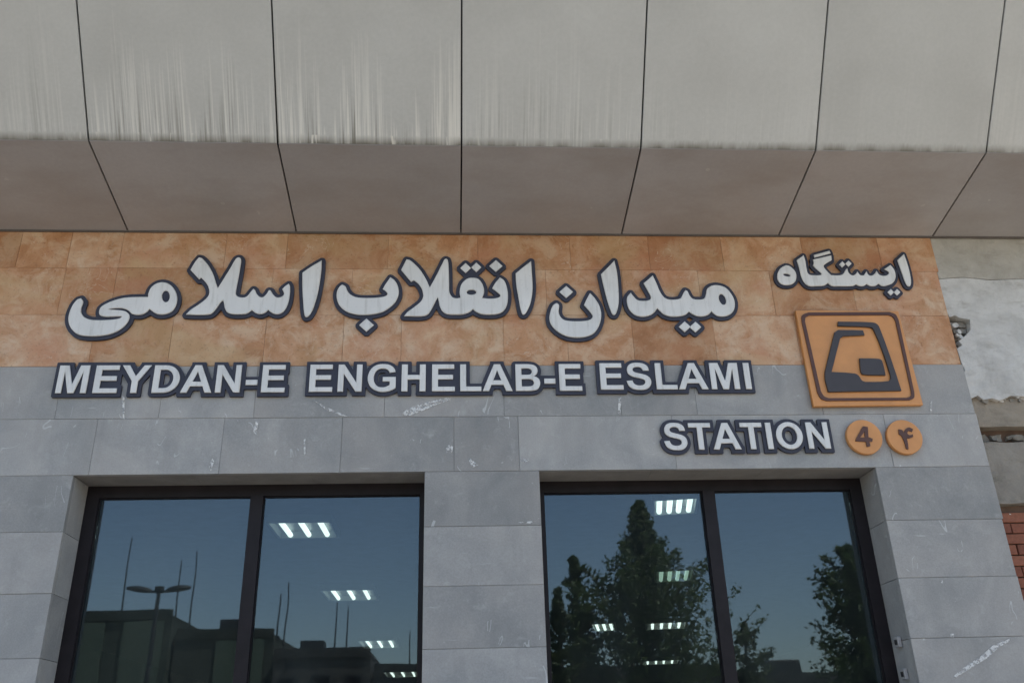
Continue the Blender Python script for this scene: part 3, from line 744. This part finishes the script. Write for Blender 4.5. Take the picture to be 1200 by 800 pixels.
for k in range(-5, 6):
    x = X0 + k * PITCH
    p = obj('fascia_panel', fm, None, canopy)
    p.matrix_world = axes(EX, P_DIR, EX.cross(P_DIR), (x, P_LOW[0], P_LOW[1]))
    p['stain'] = stains.get(k, 0.3)
    d = Vector((0, P_WALL[0] - P_LOW[0], P_WALL[1] - P_LOW[1])).normalized()
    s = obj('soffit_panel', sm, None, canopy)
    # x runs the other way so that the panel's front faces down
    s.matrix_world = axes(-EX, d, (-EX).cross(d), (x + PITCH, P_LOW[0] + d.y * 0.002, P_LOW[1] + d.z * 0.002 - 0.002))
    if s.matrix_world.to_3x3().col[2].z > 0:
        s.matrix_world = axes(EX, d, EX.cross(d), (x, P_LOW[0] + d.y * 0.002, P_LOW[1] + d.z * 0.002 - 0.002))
# pale sealing strip where the soffit meets the wall
bm = bmesh.new(); box(bm, XL, xb, -0.012, -0.002, P_WALL[1] - 0.012, P_WALL[1] + 0.02); obj('edge_trim', bm, M_plain('brown edge trim', (0.10, 0.085, 0.075), 0.6), canopy)

# dried plaster and scratches on the stones
for q in SMEARS:
    obj('plaster_smear', plate([q], -0.0042, -0.0028), SMEAR, st)

# ------------------------------------------------------------------ lettering
def ell(cx, cz, rx, rz, n=26, a0=0.0, a1=360.0):
    return [(cx + rx * math.cos(math.radians(a0 + (a1 - a0) * k / n)), cz + rz * math.sin(math.radians(a0 + (a1 - a0) * k / n))) for k in range(n)]
S_PTS = [(36, 233, 1), (177, 247, 1), (195, 180), (230, 140), (275, 118), (334, 110), (400, 116), (450, 140), (475, 175), (481, 208), (470, 245), (440, 272), (390, 292), (290, 318), (180, 350), (110, 400), (75, 455), (63, 525), (75, 600), (115, 665), (180, 708), (250, 725), (323, 728), (440, 715), (530, 670), (580, 600), (597, 512, 1), (452, 506, 1), (435, 555), (405, 590), (360, 606), (320, 610), (270, 603), (225, 583), (203, 550), (203, 525), (215, 495), (245, 472), (300, 452), (380, 432), (490, 400), (565, 355), (610, 295), (627, 212), (615, 135), (570, 60), (500, 10), (420, -10), (333, -12), (220, 0), (130, 45), (70, 115)]
G_PTS = [(405, 263, 1), (405, 384, 1), (716, 384, 1), (716, 99, 1), (668, 58), (585, 16), (502, -5), (417, -12), (310, 0), (217, 41), (133, 110), (70, 225), (46, 361), (75, 505), (131, 610), (215, 685), (305, 720), (400, 728), (530, 715), (625, 665), (685, 590), (706, 517, 1), (563, 490, 1), (545, 540), (505, 580), (455, 600), (400, 605), (310, 590), (245, 535), (205, 455), (195, 365), (205, 265), (245, 180), (310, 125), (405, 111), (465, 118), (525, 145), (571, 172, 1), (571, 263, 1)]
B_PTS = [(73, 0, 1), (73, 716, 1), (359, 716), (450, 710), (520, 690), (575, 650), (603, 600), (612, 535), (600, 475), (570, 430), (520, 392, 1), (580, 368), (630, 325), (657, 265), (664, 200), (650, 130), (620, 70), (570, 28), (500, 8), (400, 0)]
def glyph(c):
    if c == 'M': return 833, [[(73, 0), (73, 716), (289, 716), (419, 228), (547, 716), (764, 716), (764, 0), (630, 0), (630, 564), (488, 0), (349, 0), (207, 564), (207, 0)]]
    if c == 'E': return 667, [[(73, 0), (73, 716), (604, 716), (604, 595), (218, 595), (218, 436), (577, 436), (577, 315), (218, 315), (218, 121), (618, 121), (618, 0)]]
    if c == 'Y': return 667, [[(259, 0), (259, 302), (-2, 716), (167, 716), (335, 434), (500, 716), (666, 716), (403, 301), (403, 0)]]
    if c == 'D': return 722, [[(73, 0), (73, 716)] + ell(335, 358, 345, 358, 18, 90, -90) + [(335, 0)], [(218, 121)] + [(335, 121)] + ell(335, 358, 195, 237, 14, -90, 90)[1:] + [(335, 595), (218, 595)]]
    if c == 'A': return 722, [[(0, 0), (278, 716), (432, 716), (718, 0), (561, 0), (499, 163), (213, 163), (154, 0)], [(258, 284), (453, 284), (355, 549)]]
    if c == 'N': return 722, [[(73, 0), (73, 716), (214, 716), (507, 238), (507, 716), (641, 716), (641, 0), (496, 0), (207, 467), (207, 0)]]
    if c == '-': return 333, [[(40, 190), (40, 327), (309, 327), (309, 190)]]
    if c == 'L': return 611, [[(77, 0), (77, 716), (222, 716), (222, 121), (582, 121), (582, 0)]]
    if c == 'H': return 722, [[(73, 0), (73, 716), (218, 716), (218, 434), (501, 434), (501, 716), (646, 716), (646, 0), (501, 0), (501, 313), (218, 313), (218, 0)]]
    if c == 'I': return 278, [[(71, 0), (71, 716), (216, 716), (216, 0)]]
    if c == 'T': return 611, [[(233, 0), (233, 595), (21, 595), (21, 716), (590, 716), (590, 595), (378, 595), (378, 0)]]
    if c == 'O': return 778, [ell(390, 358, 346, 370, 36), ell(390, 358, 197, 246, 30)]
    if c == 'S': return 667, [smooth(S_PTS, 2)]
    if c == 'G': return 778, [smooth(G_PTS, 2)]
    if c == 'B': return 722, [smooth(B_PTS, 3), smooth([(218, 597, 1), (218, 431, 1), (313, 431), (400, 434), (440, 450), (468, 490), (468, 525), (450, 565), (395, 594), (300, 597)], 2), smooth([(218, 312, 1), (218, 121, 1), (353, 121), (430, 125), (475, 145), (507, 185), (511, 225), (500, 260), (470, 290), (425, 308), (340, 312)], 2)]

L_FRONT, B_FRONT = -0.030, -0.019
def sign_word(label, pieces, grow, group, square=()):
    """pieces: (kind, [outline, holes...]); a board grown round the letters carries them"""
    allp = [p for _, ps in pieces for p in ps]
    xs = [p[0] for q in allp for p in q]; zz = [p[1] for q in allp for p in q]
    t = thing('sign_lettering', label, 'lettering', ((min(xs) + max(xs)) / 2, 0, min(zz) - grow), group)
    off = Matrix.Translation(-Vector(t.location))
    me = plate(grown(allp, grow, square=square), B_FRONT, -0.003); me.transform(off)
    obj('backing', me, BACKING, t)
    for kind, ps in pieces:
        me = plate(ps, L_FRONT, B_FRONT - 0.0005, 0.0028 if square else 0.004); me.transform(off)
        obj(kind, me, LETTER, t)
    return t
FA = {'meydan_fa': 'large raised Persian word at the right end of the upper line, beside the station word',
      'enghelab_fa': 'large raised Persian word in the middle of the upper line on orange stone',
      'eslami_fa': 'large raised Persian word at the left end of the upper line',
      'istgah_fa': 'small raised Persian word above the orange metro sign'}
for key, lab in FA.items():
    sign_word(lab, [(k, [smooth(q) for q in ps]) for k, ps in WORDS[key]], 0.024 if key != 'istgah_fa' else 0.020, 'raised Persian lettering')
for word, (x0, x1, zb, zt) in LATIN.items():
    pen, raw = 0, []
    for c in word:
        adv, ps = glyph(c)
        raw.append([[(p[0] + pen, p[1]) for p in q] for q in ps])
        pen += adv
    lo = min(p[0] for g in raw for q in g for p in q); hi = max(p[0] for g in raw for q in g for p in q)
    sx, sz = (x1 - x0) / (hi - lo), (zt - zb) / 716
    pcs = [('hyphen' if c == '-' else 'letter', [[(x0 + (p[0] - lo) * sx, zb + p[1] * sz) for p in q] for q in g]) for c, g in zip(word, raw)]
    sq, ct = set(), 0
    for c, g in zip(word, raw):
        for _ in g:
            if c in 'MENHLIT-AY':
                sq.add(ct)
            ct += 1
    sign_word('raised pale capital letters reading %s on a dark outline board' % word, pcs, 0.023, 'raised Latin lettering', sq)

# ------------------------------------------------------------------ metro sign and line discs
zmin = min(p[1] for p in LOGO['panel']); xm = sum(p[0] for p in LOGO['panel']) / 4
def under(me, t):
    me.transform(Matrix.Translation(-Vector(t.location)))
    return me
ms = thing('metro_sign', 'square orange metro sign with a charcoal train symbol', 'sign', (xm, 0, zmin))
obj('panel', under(plate([[p[:2] for p in LOGO['panel']]], -0.034, -0.003, 0.002), ms), ORANGE, ms)
obj('gap_shade_ring', under(plate([smooth(q) for q in LOGO['gap_shade_ring']], -0.042, -0.0345), ms), BROWN, ms)  # dark ring stands in for the shadow gap round the raised centre
obj('train_outline', under(plate([smooth(q) for q in LOGO['sym']], -0.050, -0.0345, 0.001), ms), DARKENAMEL, ms)
obj('train_window', under(plate([smooth(q) for q in LOGO['win']], -0.050, -0.0345, 0.001), ms), DARKENAMEL, ms)
for (cx, cz), num, lab in zip(DISCS, ('four', 'four_fa'), ('round orange line disc with the Latin numeral 4', 'round orange line disc with the Persian numeral four')):
    d = thing('line_disc', lab, 'sign', (cx, 0, cz - 0.112), 'orange line number discs')
    obj('disc', under(plate([ell(cx, cz, 0.112, 0.112, 40)], -0.035, -0.003, 0.002), d), ORANGE, d)
    obj('numeral', under(plate([smooth(q) for q in LOGO[num]], -0.042, -0.0355), d), BROWN, d)

TRIMGREY = M_plain('grey plastic', (0.33, 0.32, 0.32), 0.6)
# ------------------------------------------------------------------ small fittings on the right jamb
for z, lab in ((2.140, 'small pale switch box on the right window jamb, the upper one'), (1.965, 'small pale switch box on the right window jamb, the lower one')):
    t = thing('switch_box', lab, 'box', (2.588, 0.13, z - 0.03), 'switch boxes on the jamb')
    bm = bmesh.new(); box(bm, -0.022, 0.0, -0.028, 0.028, 0, 0.06); bmesh.ops.bevel(bm, geom=bm.edges[:], offset=0.004, segments=1, affect='EDGES'); obj('case', bm, TRIMGREY, t)
    bm = bmesh.new(); box(bm, -0.026, -0.0225, -0.014, 0.014, 0.016, 0.044); obj('cover', bm, STEEL, t)

# ------------------------------------------------------------------ neighbouring building at the right edge
nb = thing('adjacent_building', 'old building with peeling white plaster and red brick beside the station', 'building', (3.33, 0.1, 0))
nbi = Matrix.Translation(-Vector(nb.location))
def nbpart(name, data, mat):
    o_ = obj(name, data, mat, nb)
    o_.data.transform(nbi)
    return o_
bm = bmesh.new(); box(bm, XR + 0.004, 4.9, 0.125, 0.344, 0.0, 9.4); nbpart('wall', bm, M_plain('brown mortar', (0.13, 0.085, 0.065), 0.95, var=0.3))
nbpart('plaster_coat', plate([NEIGH['plaster']], 0.004, 0.12), PLASTER)
nbpart('upper_render', plate([NEIGH['upper']], 0.007, 0.12), BEIGE)
def rough_bar(x0, x1, y0, y1, z0, z1, amp, n=16):
    bm = bmesh.new()
    rows = []
    for i in range(n + 1):
        x = x0 + (x1 - x0) * i / n
        r = lambda: random.uniform(-amp, amp)
        rows.append([bm.verts.new(p) for p in ((x, y0 + r(), z0 + r()), (x, y0 + r(), (z0 + z1) / 2), (x, y0 + r(), z1 + r()), (x, y1, z1 + r()), (x, y1, z0 + r()))])
    for a, b in zip(rows[:-1], rows[1:]):
        for k in range(5):
            bm.faces.new((a[k], a[(k + 1) % 5], b[(k + 1) % 5], b[k]))
    bm.faces.new(rows[0]); bm.faces.new(rows[-1])
    return bm
nbpart('beam', rough_bar(XR + 0.008, 4.8, 0.035, 0.122, 3.425, 3.63, 0.004), M_plaster('brown beige render', (0.23, 0.195, 0.155), (0.32, 0.275, 0.22), (0.17, 0.145, 0.115)))
for i in range(14):
    x = XR + 0.02 + i * 0.105
    nbpart('rubble', rough_bar(x, x + random.uniform(0.05, 0.1), 0.07 + random.uniform(0, .03), 0.122, 3.335 + random.uniform(0, .02), 3.40 + random.uniform(-.02, .015), 0.012, 3), CONC)
nbpart('concrete_lintel', rough_bar(XR + 0.008, 4.8, 0.055, 0.122, 2.93, 3.325, 0.004), CONC)
for x, z, wd in ((3.355, 4.135, .085), (3.36, 4.085, .075), (3.352, 4.03, .05), (3.345, 3.95, .03), (3.34, 3.78, .03)):
    nbpart('rubble', rough_bar(x - 0.015, x + wd, 0.045, 0.122, z, z + 0.034, 0.005, 3), CONC)
# flakes of plaster still clinging along the broken edges
_fr = random.Random(4)
for i in range(34):
    if i < 20:
        x, z = 3.325 + _fr.uniform(0, .045), _fr.uniform(3.62, 4.17)
    else:
        x, z = _fr.uniform(3.34, 3.75), 3.615 + _fr.uniform(-.02, .012)
    r = _fr.uniform(.008, .024)
    q = [(x + r * _fr.uniform(.6, 1.2) * math.cos(a), z + r * _fr.uniform(.6, 1.4) * math.sin(a)) for a in [k * 2 * math.pi / 7 for k in range(7)]]
    nbpart('plaster_flake', plate([q], 0.02 + _fr.uniform(-.012, .02), 0.12), PLASTER if _fr.random() < .65 else CONC)
bh, bw = 0.066, 0.215
z, row = 2.885, 0
while z > 0.05:
    x = XR + 0.006 - (0.108 if row % 2 else 0.0)
    while x < 4.75:
        a, b = max(x, XR + 0.006), min(x + bw, 4.82)
        if b - a > 0.03:
            nbpart('brick', slab(a, b - 0.007, 0.105 + random.uniform(-.004, .004), 0.128, z - bh + 0.007, z, 0.003, 0.002), BRICK)
        x += bw
    z -= bh
    row += 1

# ------------------------------------------------------------------ ceiling lights inside
TUBE_DIM = M_emit('failing fluorescent tube', (0.75, 1.0, 0.85), 0.22)
def ceiling_light(x, y, wd, dp, label, rz=0.0, ks=(-1, 0, 1), mat=None):
    t = thing('ceiling_light', label, 'ceiling light', (x, y, 3.35), 'fluorescent ceiling lights seen through the glass')
    t.rotation_euler.z = rz
    bm = bmesh.new()
    h, e = 0.068, 0.02
    box(bm, -wd / 2, wd / 2, -dp / 2, dp / 2, h - 0.01, h)
    box(bm, -wd / 2, -wd / 2 + e, -dp / 2, dp / 2, 0, h - 0.01); box(bm, wd / 2 - e, wd / 2, -dp / 2, dp / 2, 0, h - 0.01)
    box(bm, -wd / 2 + e, wd / 2 - e, -dp / 2, -dp / 2 + e, 0, h - 0.01); box(bm, -wd / 2 + e, wd / 2 - e, dp / 2 - e, dp / 2, 0, h - 0.01)
    obj('tray', bm, TRAY, t)
    for k in ks:
        bm = bmesh.new(); tube(bm, (k * wd * 0.3, -dp / 2 + 0.03, 0.025), (k * wd * 0.3, dp / 2 - 0.03, 0.025), 0.022)
        obj('tube', bm, mat or TUBE, t)
RZ = -math.atan(0.2)
for a in ((-1.25, 2.32, .52, .58, 'lit ceiling light highest behind the right pane of the left window'),
          (-1.21, 5.62, .60, .75, 'lit ceiling light second from the top in the left window'),
          (-1.25, 10.6, .62, 1.1, 'lit ceiling light third from the top in the left window'),
          (-1.18, 16.6, .8, 1.4, 'lowest and smallest lit ceiling light in the left window'),
          (1.74, 1.70, .36, .5, 'lit ceiling light at the top of the right window beside the mullion', RZ, (-1.1, -.35, .35, 1.1)),
          (2.42, 4.75, .42, .7, 'dim ceiling light second from the top in the right window', RZ, (-1.1, -.35, .35, 1.1), TUBE_DIM),
          (3.25, 9.0, .62, .8, 'lit ceiling light third from the top in the right window', RZ, (-1.1, -.35, .35, 1.1)),
          (2.29, 9.02, .36, .9, 'small lit ceiling light left of the third one in the right window', RZ),
          (4.44, 15.1, .80, .9, 'lowest lit ceiling light in the right window', RZ, (-1.1, -.35, .35, 1.1))):
    ceiling_light(*a)

# ------------------------------------------------------------------ across the street, mirrored in the windows
def house(x0, x1, h, depth, y, wallc, label, nwin, floors, strips=()):
    w = x1 - x0
    t = thing('street_building', label, 'building', ((x0 + x1) / 2, y, 0), 'buildings across the street')
    m = M_plain('facade', wallc, 0.9, 0, 0.15, 1.5)
    bm = bmesh.new(); box(bm, -w / 2 + .02, w / 2 - .02, -depth, 0, 0, h - 0.5); obj('wall', bm, m, t)
    bm = bmesh.new(); box(bm, -w / 2, w / 2, -depth - .1, 0.12, h - 0.5, h - 0.32); box(bm, -w / 2 + .05, w / 2 - .05, -0.2, 0.02, h - 0.32, h); obj('parapet', bm, M_plain('parapet', tuple(c * 0.7 for c in wallc), 0.9), t)
    for a, b in strips:
        bm = bmesh.new(); box(bm, a - (x0 + x1) / 2, b - (x0 + x1) / 2, -0.02, 0.1, 0.3, h - 0.6); obj('cladding_panel', bm, M_plain('green cladding', (0.085, 0.11, 0.078), 0.8), t)
    for f in range(floors):
        zz = 0.9 + f * (h - 1.0) / floors
        hh = (h - 1.0) / floors * 0.58
        for i in range(nwin):
            cx = -w / 2 + w * (i + 0.5) / nwin
            ww = w / nwin * 0.55
            bm = bmesh.new()
            for q in ((cx - ww / 2, cx + ww / 2, zz, zz + .08), (cx - ww / 2, cx + ww / 2, zz + hh - .08, zz + hh), (cx - ww / 2, cx - ww / 2 + .08, zz + .08, zz + hh - .08), (cx + ww / 2 - .08, cx + ww / 2, zz + .08, zz + hh - .08)):
                box(bm, q[0], q[1], 0.001, 0.07, q[2], q[3])
            wn = obj('window', bm, STEEL, t)
            bm = bmesh.new(); box(bm, cx - ww / 2 + .08, cx + ww / 2 - .08, 0.001, 0.03, zz + .08, zz + hh - .08); obj('pane', bm, FRAME, wn)
    return t
YB = -44.4
house(-34, -14.9, 9.15, 10, YB, (0.05, 0.06, 0.045), 'tall green grey building mirrored at the left of the left window', 7, 0, ((-19.6, -18.3), (-17.3, -15.3)))
house(-14.8, -9.55, 8.2, 9, YB - .5, (0.055, 0.06, 0.047), 'narrow stepped building mirrored beside the tall green grey one', 3, 0, ((-12.6, -10.1),))
house(-9.45, -4.4, 7.05, 9, YB, (0.065, 0.06, 0.055), 'low brown building mirrored left of the mullion', 3, 2)
house(-4.3, 5.2, 6.2, 10, YB - .3, (0.06, 0.058, 0.055), 'long low grey building mirrored at the right of the left window', 5, 2)
house(5.3, 15.0, 5.75, 10, YB, (0.07, 0.065, 0.06), 'low brown shop building behind the tall tree across the street', 5, 2)
house(15.1, 34, 5.3, 10, YB - .4, (0.07, 0.07, 0.065), 'long flat roofed building mirrored at the right of the right window', 8, 2)
for x, zb, zt, lab in ((-18.1, 9.15, 13.35, 'tallest roof mast, mirrored at the far left'), (-15.2, 9.15, 12.0, 'thin roof mast left of the street lamp top'), (-14.4, 8.2, 12.5, 'tall roof mast on the narrow stepped building'), (-9.2, 7.05, 10.7, 'roof mast just right of the window mullion'), (-9.6, 8.2, 10.1, 'short roof mast at the end of the narrow building'), (-6.5, 7.05, 9.5, 'left one of a pair of roof masts on the low brown building'), (-5.9, 7.05, 9.25, 'right one of a pair of roof masts on the low brown building'), (-2.4, 6.2, 8.0, 'short roof mast on the long low grey building')):
    t = thing('antenna_mast', lab, 'mast', (x, YB - 1.5, zb - 0.5), 'roof masts across the street')
    bm = bmesh.new(); tube(bm, (0, 0, 0), (0, 0, zt - zb + 0.5), 0.05, 0.03, 6); obj('pole', bm, STEEL, t)
    bm = bmesh.new(); box(bm, -0.15, 0.15, -0.15, 0.15, 0.0, 0.2); obj('foot', bm, STEEL, t)

for x, zb, wd, ht, lab in ((-21.0, 9.15, 1.6, 0.9, 'boxy roof cooler on the tall green grey building'), (-12.0, 8.2, 1.2, 0.55, 'low roof cooler on the narrow stepped building'), (-7.6, 7.05, 1.3, 0.5, 'flat roof cooler on the low brown building'), (-0.6, 6.2, 1.8, 0.7, 'wide roof cooler on the long low grey building'), (1.6, 6.2, 0.9, 1.1, 'upright roof cooler on the long low grey building'), (18.0, 5.3, 1.8, 0.7, 'roof cooler on the long flat roofed building')):
    t = thing('roof_cooler', lab, 'air cooler', (x, YB - 1.2, zb - 0.5), 'roof coolers across the street')
    bm = bmesh.new(); box(bm, -wd / 2, wd / 2, -0.5, 0.5, 0.1, 0.5 + ht); bmesh.ops.bevel(bm, geom=bm.edges[:], offset=0.05, segments=1, affect='EDGES'); obj('case', bm, STEEL, t)
    for sx in (-1, 1):
        bm = bmesh.new(); box(bm, sx * wd * .4 - .05, sx * wd * .4 + .05, -0.4, 0.4, 0.0, 0.099); obj('foot', bm, STEEL, t)

lp = thing('street_lamp', 'twin headed street lamp across the street, mirrored in the left window', 'street lamp', (-11.1, -29.5, 0))
bm = bmesh.new(); tube(bm, (0, 0, 0), (0, 0, 7.62), 0.11, 0.07, 10); obj('pole', bm, STEEL, lp)
bm = bmesh.new(); tube(bm, (-0.45, 0, 7.62), (0, 0, 7.56), 0.05); tube(bm, (0, 0, 7.56), (0.45, 0, 7.6), 0.05); obj('arm', bm, STEEL, lp)
bm = bmesh.new(); box(bm, -0.16, 0.16, -.1, .1, 7.6, 7.78); obj('junction_cap', bm, STEEL, lp)
for s in (-1, 1):
    bm = bmesh.new()
    bmesh.ops.create_uvsphere(bm, u_segments=12, v_segments=8, radius=1.0)
    for v in bm.verts:
        v.co = Vector((v.co.x * 0.48 + s * 0.72, v.co.y * 0.22, 7.66 + v.co.x * s * 0.05 + v.co.z * (0.15 if v.co.z > 0 else 0.08)))
    obj('lamp_head', bm, STEEL, lp)

def tree(x, y, h, label, prof, n, leafmat, seed, lean=0.0):
    """prof: (height, radius) pairs of the crown; leaves sit in clumps on real boughs"""
    rg = random.Random(seed)
    t = thing('street_tree', label, 'tree', (x, y, 0), 'trees across the street')
    def rad(z):
        for (z0, r0), (z1, r1) in zip(prof[:-1], prof[1:]):
            if z0 <= z <= z1:
                return r0 + (r1 - r0) * (z - z0) / (z1 - z0)
        return 0.0
    bm = bmesh.new()
    tube(bm, (0, 0, 0), (lean * .4, 0, h * 0.45), 0.17, 0.11, 8)
    tube(bm, (lean * .4, 0, h * 0.45), (lean, 0, h * 0.96), 0.11, 0.02, 6)
    obj('trunk', bm, BARK, t)
    bl = bmesh.new()
    verts, faces = [], []
    zlo, zhi = prof[0][0], prof[-1][0]
    nb_ = max(14, n // 60)
    for b in range(nb_):
        z = zlo + (zhi - zlo) * (rg.random() ** 0.85)
        a = rg.uniform(0, 2 * math.pi)
        R = rad(z) * rg.choice((0.35, 0.6, 0.85, 1.0, 1.2)) * rg.uniform(0.85, 1.15)
        lx = lean * z / h
        tip = Vector((lx + math.cos(a) * R, math.sin(a) * R, z + 0.45 * R))
        root = Vector((lx, 0, max(z - 0.45 * R, zlo * .7)))
        if b % 3 == 0:
            tube(bl, root, tip, 0.035, 0.01, 4)
        for _ in range(60):
            s = rg.random() ** 0.6
            c = root.lerp(tip, s)
            sp = 0.05 + 0.19 * min(1, R) * (1.1 - 0.7 * s)
            c = c + Vector((rg.gauss(0, sp * .6), rg.gauss(0, sp * .6), rg.gauss(0, sp * .5)))
            u = Vector((rg.gauss(0, 1), rg.gauss(0, 1), rg.gauss(0, .7))).normalized()
            w = u.orthogonal().normalized()
            w.rotate(Matrix.Rotation(rg.uniform(0, 6.28), 3, u))
            L = rg.uniform(0.05, 0.11)
            k = len(verts)
            verts += [c - u * L, c + w * L * .45, c + u * L, c - w * L * .45]
            faces.append((k, k + 1, k + 2, k + 3))
    for _ in range(n // 40):                                   # the leader, leafy to its tip
        s = rg.random()
        z = zhi - (zhi - zlo) * 0.5 * s
        c = Vector((lean * z / h + rg.gauss(0, .02 + .08 * s), rg.gauss(0, .02 + .08 * s), z))
        u = Vector((rg.gauss(0, 1), rg.gauss(0, 1), rg.gauss(0, 1))).normalized()
        w = u.orthogonal().normalized()
        L = rg.uniform(0.05, 0.11)
        k = len(verts)
        verts += [c - u * L, c + w * L * .45, c + u * L, c - w * L * .45]
        faces.append((k, k + 1, k + 2, k + 3))
    obj('branches', bl, BARK, t)
    me = bpy.data.meshes.new('crown')
    me.from_pydata([tuple(v) for v in verts], [], faces)
    obj('crown', me, leafmat, t)
    return t
YT = -19.5
tree(5.3, YT, 8.2, 'tallest pointed tree across the street, mirrored left of the right mullion', [(2.4, 1.4), (3.3, 2.35), (4.5, 2.05), (5.4, 1.6), (6.0, 1.15), (6.5, 0.6), (7.4, 0.36), (8.15, 0.06)], 24000, LEAF_A, 3)
tree(3.45, YT - .6, 6.7, 'slender pointed tree left of the tallest tree', [(2.2, 1.0), (3.5, 0.85), (4.6, 0.55), (5.6, 0.32), (6.7, 0.06)], 6000, LEAF_A, 5)
tree(2.75, YT + .8, 5.6, 'smallest pointed tree at the left edge of the right window', [(2.0, .8), (3.4, 0.6), (4.6, 0.3), (5.6, 0.05)], 3600, LEAF_B, 6)
tree(11.2, YT, 6.75, 'broad rounded tree mirrored at the right side of the right window', [(2.2, 1.1), (3.2, 1.35), (4.5, 1.15), (5.6, 0.85), (6.3, 0.55), (6.75, 0.12)], 13000, LEAF_A, 8)
tree(7.95, YT - .4, 4.75, 'low tree between the two larger mirrored trees', [(1.9, .6), (3.0, 0.7), (3.9, 0.5), (4.75, 0.1)], 2000, LEAF_B, 9, 0.1)
